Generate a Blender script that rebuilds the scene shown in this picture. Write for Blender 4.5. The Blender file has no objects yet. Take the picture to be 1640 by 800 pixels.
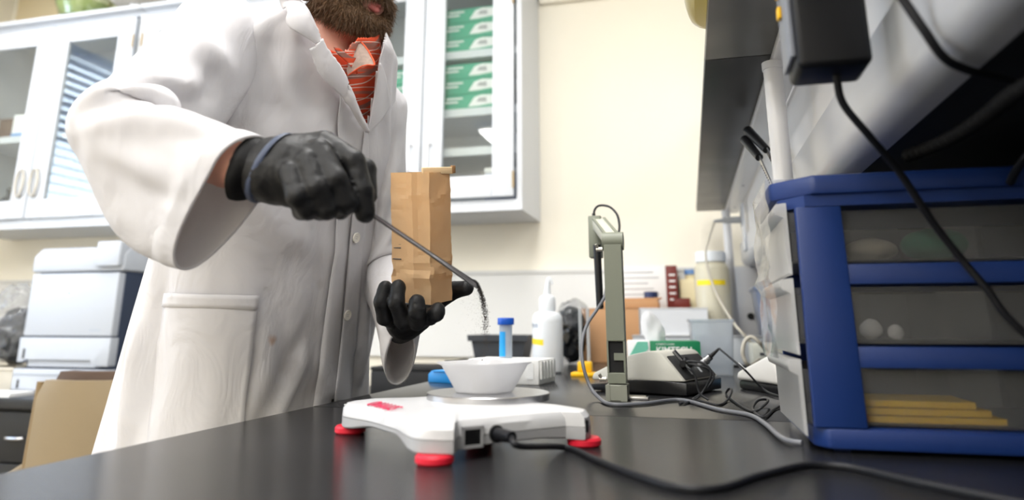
import bpy, bmesh, math, random
import numpy as np
from mathutils import Vector, Matrix
from mathutils.bvhtree import BVHTree
rnd = random.Random(7)
scene = bpy.context.scene
COL = scene.collection
R = math.radians
PI = math.pi

# ---------------------------------------------------------------- camera
# 24 mm lens; the photograph is the lower part of a 3:2 frame, hence the shift
FPX, PCX, PCY = 1093.0, 820.0, 253.0
CAM = Vector((0.0, 0.0, 1.045))
YAW, PITCH = R(14.2), math.atan(267 / FPX)
cd = bpy.data.cameras.new('camera')
cd.sensor_width = 36.0
cd.lens = 36.0 * FPX / 1640.0
cd.shift_y = (PCY - 400.0) / 1640.0
cd.clip_start = 0.02
cd.dof.use_dof = True
cd.dof.focus_distance = 1.02
cd.dof.aperture_fstop = 2.8
cam = bpy.data.objects.new('camera', cd)
cam.location = CAM
cam.rotation_euler = (PI / 2 + PITCH, 0, YAW)
COL.objects.link(cam)
scene.camera = cam

# ---------------------------------------------------------------- light
vs = scene.view_settings
vs.view_transform = 'Standard'
vs.look = 'None'
vs.gamma = 1.0
vs.use_curve_mapping = False
vs.exposure = 0.40
w = bpy.data.worlds.new('world')
scene.world = w
w.use_nodes = True
bg = w.node_tree.nodes['Background']
bg.inputs['Color'].default_value = (0.62, 0.78, 1.0, 1)
bg.inputs['Strength'].default_value = 1.5


def area(name, loc, rot, sx, sy, power, color):
    l = bpy.data.lights.new(name, 'AREA')
    l.shape = 'RECTANGLE'
    l.size, l.size_y = sx, sy
    l.energy = power
    l.color = color
    o = bpy.data.objects.new(name, l)
    o.location = loc
    o.rotation_euler = rot
    COL.objects.link(o)
    return o


CEIL = 2.95
LIGHTS = [(-0.45, 0.95, 24), (-0.45, -0.85, 24), (-2.75, 1.35, 18), (-2.75, -0.6, 28), (-1.6, -1.85, 46), (1.3, 0.6, 14)]
for x, y, pw in LIGHTS:
    area('ceiling_lamp', (x, y, CEIL - 0.075), (0, 0, 0), 0.55, 1.15, pw, (1.0, 0.988, 0.97))
# daylight outside the window in the left wall
area('daylight', (-3.95, 0.85, 1.95), (0, R(-90), 0), 1.7, 2.1, 70, (0.78, 0.89, 1.0))


# ---------------------------------------------------------------- helpers
def ray(px, py):
    fh = Vector((-math.sin(YAW), math.cos(YAW), 0))
    rt = Vector((math.cos(YAW), math.sin(YAW), 0))
    fw = fh * math.cos(PITCH) + Vector((0, 0, 1)) * math.sin(PITCH)
    up = -fh * math.sin(PITCH) + Vector((0, 0, 1)) * math.cos(PITCH)
    return fw + rt * ((px - PCX) / FPX) - up * ((py - PCY) / FPX)


def onz(px, py, z=0.92):
    d = ray(px, py)
    return CAM + d * ((z - CAM.z) / d.z)


def ony(px, py, y):
    d = ray(px, py)
    return CAM + d * (y / d.y)


def onx(px, py, x):
    d = ray(px, py)
    return CAM + d * (x / d.x)


def dep(px, py, d):
    return CAM + ray(px, py) * d


def proj(P):
    """world points (n, 3) to picture coordinates"""
    fh = np.array([-math.sin(YAW), math.cos(YAW), 0])
    rt = np.array([math.cos(YAW), math.sin(YAW), 0])
    fw = fh * math.cos(PITCH) + np.array([0, 0, 1]) * math.sin(PITCH)
    up = -fh * math.sin(PITCH) + np.array([0, 0, 1]) * math.cos(PITCH)
    v = P - np.array(CAM)
    w_ = v @ fw
    return np.stack([PCX + FPX * (v @ rt) / w_, PCY - FPX * (v @ up) / w_], -1)


def in_poly(q, poly):
    x, y = q
    c = False
    for (x0, y0), (x1, y1) in zip(poly, poly[1:] + poly[:1]):
        if (y0 > y) != (y1 > y) and x < (x1 - x0) * (y - y0) / (y1 - y0) + x0:
            c = not c
    return c


def s2l(c):
    return tuple((v / 12.92 if v <= 0.04045 else ((v + 0.055) / 1.055) ** 2.4) for v in c)


def rgb(r, g, b):
    return s2l((r / 255, g / 255, b / 255))


MATS = {}


def mat(name, color, rough=0.5, metal=0.0, spec=0.5, var=0.0, vscale=8.0, bump=0.0, bscale=60.0, trans=0.0, ior=1.45,
        alpha=1.0, sss=0.0, emit=None, estr=0.0, stretch=None, coat=0.0, rvar=0.0, bump2=0.0, b2scale=20.0, b2stretch=None):
    if name in MATS:
        return MATS[name]
    m = bpy.data.materials.new(name)
    m.use_nodes = True
    nt = m.node_tree
    b = nt.nodes['Principled BSDF']
    b.inputs['Base Color'].default_value = (*color, 1)
    b.inputs['Roughness'].default_value = rough
    b.inputs['Metallic'].default_value = metal
    b.inputs['Specular IOR Level'].default_value = spec
    b.inputs['Transmission Weight'].default_value = trans
    b.inputs['IOR'].default_value = ior
    b.inputs['Alpha'].default_value = alpha
    b.inputs['Coat Weight'].default_value = coat
    if sss:
        b.inputs['Subsurface Weight'].default_value = sss
        b.inputs['Subsurface Radius'].default_value = (0.01, 0.004, 0.002)
        b.inputs['Subsurface Scale'].default_value = 0.6
    if emit:
        b.inputs['Emission Color'].default_value = (*emit, 1)
        b.inputs['Emission Strength'].default_value = estr
    tc = nt.nodes.new('ShaderNodeTexCoord')
    vec = tc.outputs['Object']
    if stretch:
        mp = nt.nodes.new('ShaderNodeMapping')
        mp.inputs['Scale'].default_value = stretch
        nt.links.new(vec, mp.inputs['Vector'])
        vec = mp.outputs['Vector']
    if var or rvar:
        n = nt.nodes.new('ShaderNodeTexNoise')
        n.inputs['Scale'].default_value = vscale
        n.inputs['Detail'].default_value = 5
        nt.links.new(vec, n.inputs['Vector'])
        if var:
            mx = nt.nodes.new('ShaderNodeMix')
            mx.data_type = 'RGBA'
            mx.inputs[6].default_value = (*[max(0, c * (1 - var)) for c in color], 1)
            mx.inputs[7].default_value = (*[min(1, c * (1 + var)) for c in color], 1)
            nt.links.new(n.outputs['Fac'], mx.inputs[0])
            nt.links.new(mx.outputs[2], b.inputs['Base Color'])
        if rvar:
            mr = nt.nodes.new('ShaderNodeMapRange')
            mr.inputs['To Min'].default_value = max(0, rough - rvar)
            mr.inputs['To Max'].default_value = min(1, rough + rvar)
            nt.links.new(n.outputs['Fac'], mr.inputs['Value'])
            nt.links.new(mr.outputs['Result'], b.inputs['Roughness'])
    if bump:
        n2 = nt.nodes.new('ShaderNodeTexNoise')
        n2.inputs['Scale'].default_value = bscale
        n2.inputs['Detail'].default_value = 6
        nt.links.new(vec, n2.inputs['Vector'])
        bp = nt.nodes.new('ShaderNodeBump')
        bp.inputs['Strength'].default_value = bump
        bp.inputs['Distance'].default_value = 0.005
        nt.links.new(n2.outputs['Fac'], bp.inputs['Height'])
        nt.links.new(bp.outputs['Normal'], b.inputs['Normal'])
        if bump2:
            v2 = tc.outputs['Object']
            if b2stretch:
                mp2 = nt.nodes.new('ShaderNodeMapping')
                mp2.inputs['Scale'].default_value = b2stretch
                nt.links.new(v2, mp2.inputs['Vector'])
                v2 = mp2.outputs['Vector']
            n3 = nt.nodes.new('ShaderNodeTexNoise')
            n3.inputs['Scale'].default_value = b2scale
            n3.inputs['Detail'].default_value = 3
            n3.inputs['Distortion'].default_value = 1.2
            nt.links.new(v2, n3.inputs['Vector'])
            bp2 = nt.nodes.new('ShaderNodeBump')
            bp2.inputs['Strength'].default_value = bump2
            bp2.inputs['Distance'].default_value = 0.02
            nt.links.new(n3.outputs['Fac'], bp2.inputs['Height'])
            nt.links.new(bp2.outputs['Normal'], bp.inputs['Normal'])
    MATS[name] = m
    return m


def schlick(nt, f0):
    """reflectance that rises towards grazing view, the same from both sides of a sheet"""
    lw = nt.nodes.new('ShaderNodeLayerWeight')
    pw = nt.nodes.new('ShaderNodeMath')
    pw.operation = 'POWER'
    pw.inputs[1].default_value = 5.0
    nt.links.new(lw.outputs['Facing'], pw.inputs[0])
    ma = nt.nodes.new('ShaderNodeMath')
    ma.operation = 'MULTIPLY_ADD'
    ma.inputs[1].default_value = 1 - f0
    ma.inputs[2].default_value = f0
    nt.links.new(pw.outputs[0], ma.inputs[0])
    return ma.outputs[0]


def glassmat(name, color=(1, 1, 1), rough=0.0, gloss=0.08, tint=1.0):
    """thin clear sheet: mostly transparent, with a fresnel reflection"""
    m = bpy.data.materials.new(name)
    m.use_nodes = True
    nt = m.node_tree
    nt.nodes.remove(nt.nodes['Principled BSDF'])
    out = nt.nodes['Material Output']
    tr = nt.nodes.new('ShaderNodeBsdfTransparent')
    tr.inputs['Color'].default_value = (*color, 1)
    gl = nt.nodes.new('ShaderNodeBsdfGlossy')
    gl.inputs['Roughness'].default_value = rough
    ml = schlick(nt, gloss)
    mx = nt.nodes.new('ShaderNodeMixShader')
    nt.links.new(ml, mx.inputs['Fac'])
    nt.links.new(tr.outputs[0], mx.inputs[1])
    nt.links.new(gl.outputs[0], mx.inputs[2])
    nt.links.new(mx.outputs[0], out.inputs['Surface'])
    MATS[name] = m
    return m


def frostmat(name, color, translucency=0.5, clear=0.15, rough=0.35, haze=0.0):
    """milky plastic sheet: diffuse + translucent + some straight-through"""
    m = bpy.data.materials.new(name)
    m.use_nodes = True
    nt = m.node_tree
    nt.nodes.remove(nt.nodes['Principled BSDF'])
    out = nt.nodes['Material Output']
    df = nt.nodes.new('ShaderNodeBsdfDiffuse')
    tl = nt.nodes.new('ShaderNodeBsdfTranslucent')
    tr = nt.nodes.new('ShaderNodeBsdfTransparent')
    if haze:
        tr = nt.nodes.new('ShaderNodeBsdfRefraction')
        tr.inputs['IOR'].default_value = 1.03
        tr.inputs['Roughness'].default_value = haze
        tr.inputs['Color'].default_value = (0.9, 0.9, 0.9, 1)
    gl = nt.nodes.new('ShaderNodeBsdfGlossy')
    gl.inputs['Roughness'].default_value = rough
    for n in (df, tl):
        n.inputs['Color'].default_value = (*color, 1)
    a = nt.nodes.new('ShaderNodeMixShader')
    a.inputs['Fac'].default_value = translucency
    b = nt.nodes.new('ShaderNodeMixShader')
    b.inputs['Fac'].default_value = clear
    c = nt.nodes.new('ShaderNodeMixShader')
    fr = schlick(nt, 0.035)
    nt.links.new(df.outputs[0], a.inputs[1])
    nt.links.new(tl.outputs[0], a.inputs[2])
    nt.links.new(a.outputs[0], b.inputs[1])
    nt.links.new(tr.outputs[0], b.inputs[2])
    nt.links.new(fr, c.inputs['Fac'])
    nt.links.new(b.outputs[0], c.inputs[1])
    nt.links.new(gl.outputs[0], c.inputs[2])
    nt.links.new(c.outputs[0], out.inputs['Surface'])
    MATS[name] = m
    return m


# --- mesh building
def BM():
    return bmesh.new()


def box(bm, lo, hi, M=None, bev=0.0, seg=2):
    lo, hi = Vector(lo), Vector(hi)
    vs_ = []
    for z in (lo.z, hi.z):
        for x, y in ((lo.x, lo.y), (hi.x, lo.y), (hi.x, hi.y), (lo.x, hi.y)):
            p = Vector((x, y, z))
            vs_.append(bm.verts.new(p))
    fs = []
    for q in ((3, 2, 1, 0), (4, 5, 6, 7), (0, 1, 5, 4), (1, 2, 6, 5), (2, 3, 7, 6), (3, 0, 4, 7)):
        fs.append(bm.faces.new([vs_[i] for i in q]))
    if bev:
        es = list({e for f in fs for e in f.edges})
        r = bmesh.ops.bevel(bm, geom=es, offset=bev, segments=seg, affect='EDGES', profile=0.5)
        vs_ = list({v for f in r['faces'] for v in f.verts} | {v for v in vs_ if v.is_valid})
    if M is not None:
        bmesh.ops.transform(bm, matrix=M, verts=[v for v in vs_ if v.is_valid])
    return bm


def boxc(bm, c, s, rz=0.0, bev=0.0, seg=2, M=None):
    s = Vector(s) / 2
    T = Matrix.Translation(Vector(c)) @ Matrix.Rotation(rz, 4, 'Z')
    if M is not None:
        T = Matrix.Translation(Vector(c)) @ M
    return box(bm, -s, s, T, bev, seg)


def prism(bm, poly, z0, z1, M=None, bev=0.0, seg=2):
    """extrude a 2-D polygon from z0 to z1"""
    n = len(poly)
    a = [bm.verts.new((x, y, z0)) for x, y in poly]
    b = [bm.verts.new((x, y, z1)) for x, y in poly]
    fs = [bm.faces.new(a[::-1]), bm.faces.new(b)]
    for i in range(n):
        fs.append(bm.faces.new((a[i], a[(i + 1) % n], b[(i + 1) % n], b[i])))
    vs_ = a + b
    if bev:
        es = list({e for f in fs for e in f.edges})
        r = bmesh.ops.bevel(bm, geom=es, offset=bev, segments=seg, affect='EDGES', profile=0.5)
        vs_ = list({v for f in r['faces'] for v in f.verts} | {v for v in vs_ if v.is_valid})
    if M is not None:
        bmesh.ops.transform(bm, matrix=M, verts=[v for v in vs_ if v.is_valid])
    return bm


def loft(bm, rings, cap0=True, cap1=True, closed=True):
    vr = [[bm.verts.new(p) for p in r] for r in rings]
    n = len(vr[0])
    for i in range(len(vr) - 1):
        for j in range(n if closed else n - 1):
            k = (j + 1) % n
            bm.faces.new((vr[i][j], vr[i][k], vr[i + 1][k], vr[i + 1][j]))
    if closed and cap0:
        bm.faces.new(vr[0][::-1])
    if closed and cap1:
        bm.faces.new(vr[-1])
    return vr


def lathe(bm, prof, M=None, seg=28, cap=True):
    rings = []
    for r, z in prof:
        rr = []
        for k in range(seg):
            a = 2 * PI * k / seg
            p = Vector((r * math.cos(a), r * math.sin(a), z))
            rr.append(M @ p if M is not None else p)
        rings.append(rr)
    loft(bm, rings, cap, cap)
    return bm


def frame_of(d):
    d = Vector(d).normalized()
    a = Vector((0, 0, 1)) if abs(d.z) < 0.9 else Vector((1, 0, 0))
    u = d.cross(a).normalized()
    v = d.cross(u).normalized()
    return u, v


def cyl(bm, p0, p1, r0, r1=None, seg=16):
    p0, p1 = Vector(p0), Vector(p1)
    r1 = r0 if r1 is None else r1
    u, v = frame_of(p1 - p0)
    rings = [[p + (u * math.cos(2 * PI * k / seg) - v * math.sin(2 * PI * k / seg)) * r for k in range(seg)] for p, r in
             ((p0, r0), (p1, r1))]
    loft(bm, rings)
    return bm


def crom(pts, n=8):
    pts = [Vector(p) for p in pts]
    P = [pts[0] * 2 - pts[1]] + pts + [pts[-1] * 2 - pts[-2]]
    out = []
    for i in range(1, len(P) - 2):
        for k in range(n):
            t = k / n
            a, b, c, d = P[i - 1], P[i], P[i + 1], P[i + 2]
            out.append(0.5 * ((2 * b) + (c - a) * t + (2 * a - 5 * b + 4 * c - d) * t * t + (3 * b - a - 3 * c + d) * t ** 3))
    out.append(pts[-1])
    return out


def tube(bm, pts, r, seg=10, smooth=8, flat=None):
    pts = crom(pts, smooth) if smooth else [Vector(p) for p in pts]
    n = len(pts)
    rad = r if callable(r) else (lambda t: r)
    rings = []
    u = None
    for i, p in enumerate(pts):
        d = (pts[min(i + 1, n - 1)] - pts[max(i - 1, 0)]).normalized()
        if u is None:
            u, v = frame_of(d)
        u = (u - d * u.dot(d)).normalized()
        v = d.cross(u).normalized()
        q = rad(i / (n - 1))
        rings.append([p + (u * math.cos(2 * PI * k / seg) + v * math.sin(2 * PI * k / seg)) * q for k in range(seg)])
    loft(bm, rings)
    return bm


def mesh_from(name, bm, smooth=True, angle=40):
    bmesh.ops.recalc_face_normals(bm, faces=bm.faces)
    me = bpy.data.meshes.new(name)
    bm.to_mesh(me)
    bm.free()
    if smooth:
        me.shade_smooth()
        me.set_sharp_from_angle(angle=R(angle))
    return me


def finish(o, material):
    if material is not None:
        o.data.materials.append(material)


def obj(name, bm, material, parent=None, smooth=True, angle=40, origin=None):
    """mesh given in the parent's local space (or world space when there is no parent)"""
    me = mesh_from(name, bm, smooth, angle) if isinstance(bm, bmesh.types.BMesh) else bm
    o = bpy.data.objects.new(name, me)
    COL.objects.link(o)
    if material is not None and not len(me.materials):
        me.materials.append(material)
    if parent is not None:
        o.parent = parent
    elif origin is not None:
        origin = Vector(origin)
        me.transform(Matrix.Translation(-origin))
        o.location = origin
    return o


def wobj(name, bm, material, parent, smooth=True, angle=40):
    """mesh given in world space, hung under a parent that may be moved or turned"""
    me = mesh_from(name, bm, smooth, angle) if isinstance(bm, bmesh.types.BMesh) else bm
    M = world_of(parent).inverted()
    me.transform(M)
    return obj(name, me, material, parent)


def world_of(o):
    M = Matrix.LocRotScale(o.location, o.rotation_euler, o.scale)
    return world_of(o.parent) @ M if o.parent else M


def tag(o, label, cat, group=None):
    o['label'] = label
    o['category'] = cat
    if group:
        o['group'] = group
    return o


def thing(name, label, cat, loc=(0, 0, 0), rz=0.0, group=None, rot=None):
    o = bpy.data.objects.new(name, None)
    o.empty_display_size = 0.05
    COL.objects.link(o)
    o.location = loc
    o.rotation_euler = rot if rot else (0, 0, rz)
    return tag(o, label, cat, group)


def struct(name, bm, m, parent=None, smooth=False):
    o = obj(name, bm, m, parent, smooth)
    if parent is None:
        o['kind'] = 'structure'
    return o


def copy_tree(o, parent=None):
    c = o.copy()
    COL.objects.link(c)
    c.parent = parent
    for ch in list(o.children):
        copy_tree(ch, c)
    return c


def text_mesh(s, size, depth=0.0004, bold=0.0, space=1.0):
    cu = bpy.data.curves.new('lettering', 'FONT')
    cu.body = s
    cu.size = size
    cu.extrude = depth
    cu.offset = bold
    cu.space_character = space
    cu.align_x = 'CENTER'
    cu.align_y = 'CENTER'
    cu.resolution_u = 3
    o = bpy.data.objects.new('lettering', cu)
    COL.objects.link(o)
    dg = bpy.context.evaluated_depsgraph_get()
    me = bpy.data.meshes.new_from_object(o.evaluated_get(dg))
    bpy.data.objects.remove(o)
    bpy.data.curves.remove(cu)
    return me


def axes(o, x, y, z=None):
    """matrix with columns x, y, x×y at origin o"""
    x = Vector(x).normalized()
    y = Vector(y)
    y = (y - x * y.dot(x)).normalized()
    z = x.cross(y)
    M = Matrix((x, y, z)).transposed().to_4x4()
    M.translation = Vector(o)
    return M


# --- implicit surfaces (numpy): smooth blends of round cones and ellipsoids
def smin(a, b, k):
    h = np.clip(0.5 + 0.5 * (b - a) / k, 0, 1)
    return b * (1 - h) + a * h - k * h * (1 - h)


def sd_ell(P, c, r, Rm=None):
    d = P - np.array(c)
    if Rm is not None:
        d = d @ np.array(Rm)
    r = np.array(r)
    k0 = np.sqrt(((d / r) ** 2).sum(-1))
    k1 = np.sqrt(((d / (r * r)) ** 2).sum(-1)) + 1e-9
    return k0 * (k0 - 1) / k1


def sd_cone(P, a, b, ra, rb):
    a, b = np.array(a), np.array(b)
    ba = b - a
    t = np.clip(((P - a) @ ba) / (ba @ ba), 0, 1)
    q = P - (a + t[..., None] * ba)
    return np.sqrt((q * q).sum(-1)) - (ra + (rb - ra) * t)


def surf_net(fn, lo, hi, h, chunk=40):
    lo, hi = np.array(lo, float), np.array(hi, float)
    n = np.ceil((hi - lo) / h).astype(int) + 1
    ax = [lo[i] + h * np.arange(n[i]) for i in range(3)]
    V = np.empty(n, np.float32)
    for i in range(0, n[0], chunk):
        X, Y, Z = np.meshgrid(ax[0][i:i + chunk], ax[1], ax[2], indexing='ij')
        V[i:i + chunk] = fn(np.stack([X, Y, Z], -1))
    S = V < 0
    c = [S[i:n[0] - 1 + i, j:n[1] - 1 + j, k:n[2] - 1 + k] for i in (0, 1) for j in (0, 1) for k in (0, 1)]
    cnt = sum(x.astype(np.int8) for x in c)
    cell = (cnt > 0) & (cnt < 8)
    idx = np.argwhere(cell)
    ids = -np.ones(cell.shape, np.int64)
    ids[cell] = np.arange(len(idx))
    acc = np.zeros((len(idx), 3))
    num = np.zeros(len(idx))
    cor = [(i, j, k) for i in (0, 1) for j in (0, 1) for k in (0, 1)]
    for a in cor:
        for d in range(3):
            if a[d]:
                continue
            b = list(a)
            b[d] = 1
            va = V[idx[:, 0] + a[0], idx[:, 1] + a[1], idx[:, 2] + a[2]]
            vb = V[idx[:, 0] + b[0], idx[:, 1] + b[1], idx[:, 2] + b[2]]
            m = (va < 0) != (vb < 0)
            t = np.where(m, va / np.where(m, va - vb, 1), 0)
            p = np.tile(np.array(a, float), (len(idx), 1))
            p[:, d] += t
            acc[m] += p[m]
            num[m] += 1
    verts = lo + h * (idx + acc / num[:, None])
    faces = []
    for d in range(3):
        e1, e2 = (d + 1) % 3, (d + 2) % 3
        sl0 = [slice(None)] * 3
        sl1 = [slice(None)] * 3
        sl0[d] = slice(0, -1)
        sl1[d] = slice(1, None)
        a, b = S[tuple(sl0)], S[tuple(sl1)]
        for sgn, m in ((0, a & ~b), (1, ~a & b)):
            q = np.argwhere(m)
            ok = (q[:, e1] > 0) & (q[:, e2] > 0) & (q[:, e1] < n[e1] - 1) & (q[:, e2] < n[e2] - 1)
            q = q[ok]

            def at(o1, o2):
                r = q.copy()
                r[:, e1] += o1
                r[:, e2] += o2
                return ids[r[:, 0], r[:, 1], r[:, 2]]
            f = np.stack([at(-1, -1), at(0, -1), at(0, 0), at(-1, 0)], 1)
            if sgn:
                f = f[:, ::-1]
            faces.append(f)
    return verts, np.concatenate(faces)


def sdf_mesh(name, fn, lo, hi, h, relax=2):
    v, f = surf_net(fn, lo, hi, h)
    me = bpy.data.meshes.new(name)
    me.from_pydata(v.tolist(), [], f.tolist())
    bm = bmesh.new()
    bm.from_mesh(me)
    for _ in range(relax):
        bmesh.ops.smooth_vert(bm, verts=bm.verts, factor=0.5, use_axis_x=True, use_axis_y=True, use_axis_z=True)
    bm.to_mesh(me)
    bm.free()
    me.shade_smooth()
    return me


def vnoise(P, s, seed=0):
    """cheap smooth 3-D noise, roughly -1..1"""
    r = np.random.RandomState(seed)
    out = 0
    for k in range(5):
        w_ = r.normal(size=3)
        w_ = w_ / np.linalg.norm(w_) * s * (0.7 + 0.3 * k)
        w2 = r.normal(size=3)
        w2 = w2 / np.linalg.norm(w2) * s * (0.7 + 0.3 * k)
        out = out + np.sin(P @ w_ + r.uniform(0, 6.28) + 1.3 * np.sin(P @ w2 + r.uniform(0, 6.28)))
    return out / 3.2


# --- cloth: position based dynamics on a regular grid
def voxel_sdf(fn, lo, hi, h):
    lo = np.array(lo, float)
    n = np.ceil((np.array(hi) - lo) / h).astype(int) + 1
    X, Y, Z = np.meshgrid(*[lo[i] + h * np.arange(n[i]) for i in range(3)], indexing='ij')
    return lo, h, fn(np.stack([X, Y, Z], -1)).astype(np.float32)


def vox_sample(vx, P):
    lo, h, V_ = vx
    q = (P - lo) / h
    n = np.array(V_.shape)
    q = np.clip(q, 0.001, n - 1.001)
    i = q.astype(int)
    f = q - i
    out = 0
    g = np.zeros(P.shape)
    for a in (0, 1):
        for b in (0, 1):
            for c in (0, 1):
                v = V_[i[..., 0] + a, i[..., 1] + b, i[..., 2] + c]
                wa, wb, wc = (f[..., 0] if a else 1 - f[..., 0]), (f[..., 1] if b else 1 - f[..., 1]), (f[..., 2] if c else 1 - f[..., 2])
                out = out + v * wa * wb * wc
                g[..., 0] += v * (1 if a else -1) * wb * wc
                g[..., 1] += v * wa * (1 if b else -1) * wc
                g[..., 2] += v * wa * wb * (1 if c else -1)
    return out, g / (np.linalg.norm(g, axis=-1, keepdims=True) + 1e-9)


def pbd(X, R0, pin, vox, steps=120, iters=6, eps=0.004, g=9.8, dt=0.012, bend=(0.35, 0.12), closed=True, damp=0.97, floor=None, settle=0.0):
    """X start positions, R0 rest positions (only lengths are used), pin weights 0 (fixed) .. 1 (free)"""
    X = X.copy()
    W = pin[..., None].astype(float)
    nz, nk = X.shape[:2]

    def pairs(di, dj):
        """index arrays of all links (i, j) -> (i + di, j + dj), split in two colours"""
        I, J = np.meshgrid(np.arange(nz), np.arange(nk), indexing='ij')
        I2, J2 = I + di, J + dj
        ok_ = (I2 >= 0) & (I2 < nz)
        if closed:
            J2 = J2 % nk
        else:
            ok_ &= (J2 >= 0) & (J2 < nk)
        key = (I // max(1, abs(di))) if di else (J // max(1, abs(dj)))
        res = []
        for c in (0, 1):
            m = ok_ & (key % 2 == c)
            if m.any():
                a = (I[m] * nk + J[m])
                b = (I2[m] * nk + J2[m])
                res.append((a, b))
        return res
    flatR = R0.reshape(-1, 3) if R0.ndim == 3 else None
    links = []
    for di, dj, k in ((1, 0, 1.0), (0, 1, 1.0), (1, 1, 0.5), (1, -1, 0.5), (2, 0, bend[0]), (0, 2, bend[0]), (4, 0, bend[1]), (0, 4, bend[1])):
        for a, b in pairs(di, dj):
            L = np.linalg.norm(flatR[a] - flatR[b], axis=-1)
            links.append((a, b, L, k))
    P = X.reshape(-1, 3)
    Wf = W.reshape(-1, 1)
    P0 = P.copy()
    prev = P.copy()
    grav = np.array([0, 0, -g * dt * dt])
    for s in range(steps):
        dm = damp * (1 - settle * s / steps)
        v = (P - prev) * dm
        prev = P.copy()
        P = P + (v + grav) * (Wf > 0)
        for it in range(iters):
            for a, b, L, k in links:
                d = P[b] - P[a]
                ln = np.linalg.norm(d, axis=-1) + 1e-9
                wa, wb = Wf[a, 0], Wf[b, 0]
                ws = wa + wb + 1e-9
                c = (d * (k * (ln - L) / ln / ws)[:, None])
                P[a] += c * wa[:, None]
                P[b] -= c * wb[:, None]
            if vox is not None and it % 3 == 2:
                d, n = vox_sample(vox, P)
                m = (d < eps) & (Wf[:, 0] > 0)
                P[m] += n[m] * (eps - d[m])[:, None]
                # friction
                P[m] = P[m] * 0.55 + (prev[m] + n[m] * ((P[m] - prev[m]) * n[m]).sum(-1, keepdims=True)) * 0.45
            if floor is not None:
                P = floor(P)
    return P.reshape(nz, nk, 3)

# ---------------------------------------------------------------- materials
CREAM = mat('cream_wall', rgb(244, 238, 223), 0.75, var=0.02, vscale=3, bump=0.03, bscale=180)
SPLASH = mat('white_backsplash', rgb(232, 232, 230), 0.45, var=0.015, vscale=4)
CABW = mat('white_cabinet_paint', rgb(213, 217, 223), 0.4, var=0.01, vscale=6, bump=0.01)
GREYP = mat('grey_paint', rgb(172, 174, 176), 0.5, var=0.03)
CEILM = mat('ceiling_white', rgb(236, 235, 230), 0.9, bump=0.1, bscale=90)
FLOORM = mat('floor_vinyl', rgb(150, 142, 128), 0.4, var=0.12, vscale=20)
EPOXY = mat('black_epoxy', rgb(36, 36, 38), 0.24, spec=0.5, var=0.05, vscale=6, bump=0.015, bscale=260, rvar=0.03)
BLACK = mat('black_plastic', rgb(22, 22, 24), 0.4, var=0.1)
BLACKM = mat('matte_black', rgb(20, 20, 22), 0.7, var=0.1)
DARKSH = mat('dark_grey_laminate', rgb(74, 73, 72), 0.38, var=0.22, vscale=9, rvar=0.1)
WHITEP = mat('white_enamel', rgb(232, 232, 234), 0.28, var=0.015)
BARM = mat('pale_grey_metal', rgb(205, 207, 212), 0.3, metal=0.15, var=0.03)
STEEL = mat('brushed_steel', rgb(190, 190, 192), 0.25, metal=1.0, var=0.08, vscale=30)
BRASS = mat('brass', rgb(168, 146, 108), 0.4, metal=0.7, var=0.1)
NICKEL = mat('satin_nickel', rgb(205, 200, 190), 0.3, metal=0.8, var=0.06)
GLASS = glassmat('cabinet_glass', (0.95, 0.97, 0.96), 0.0, 0.085)
CLEARG = glassmat('clear_plastic', (0.93, 0.95, 0.95), 0.08, 0.09)
YELLOW = mat('yellow_plastic', rgb(247, 190, 20), 0.4, var=0.05)
YTAPE = mat('yellow_tape', rgb(250, 222, 40), 0.5, var=0.04)
CARD = mat('brown_cardboard', rgb(196, 150, 108), 0.8, var=0.08, vscale=14, bump=0.05, bscale=40)
PAPER = mat('white_paper', rgb(240, 240, 240), 0.75, var=0.02)
INK = mat('print_ink', rgb(60, 62, 70), 0.6, var=0.05)

# ---------------------------------------------------------------- room shell
bm = box(BM(), (-3.7, -2.6, -0.1), (2.3, 2.85, 0.0))
struct('floor', bm, FLOORM)
bm = box(BM(), (-3.7, -2.6, CEIL), (2.3, 2.85, CEIL + 0.1))
struct('ceiling', bm, CEILM)
bm = box(BM(), (-3.7, 2.75, 0.0), (2.3, 2.85, CEIL))
wall_back = struct('wall_back', bm, CREAM)
bm = box(BM(), (2.2, -2.6, 0.0), (2.3, 2.75, CEIL))
struct('wall_right', bm, CREAM)
bm = box(BM(), (-3.7, -2.7, 0.0), (2.3, -2.6, CEIL))
struct('wall_front', bm, CREAM)
WY0, WY1, WZ0, WZ1 = -0.15, 1.74, 1.15, 2.72
bm = BM()
box(bm, (-3.7, -2.6, 0), (-3.6, WY0, CEIL))
box(bm, (-3.7, WY1, 0), (-3.6, 2.75, CEIL))
box(bm, (-3.7, WY0, 0), (-3.6, WY1, WZ0))
box(bm, (-3.7, WY0, WZ1), (-3.6, WY1, CEIL))
struct('wall_left', bm, CREAM)
bm = box(BM(), (-3.55, 2.735, 0.92), (2.2, 2.75, 1.245))
o = struct('trim_1', bm, SPLASH)
bm = box(BM(), (-3.55, 2.73, 1.245), (2.2, 2.75, 1.262), bev=0.003)
struct('trim_2', bm, mat('rail_white', rgb(214, 214, 212), 0.4, var=0.02))
bm = box(BM(), (-0.565, 2.725, 2.43), (2.2, 2.75, 2.475), bev=0.004)
struct('trim_3', bm, CREAM)

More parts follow.
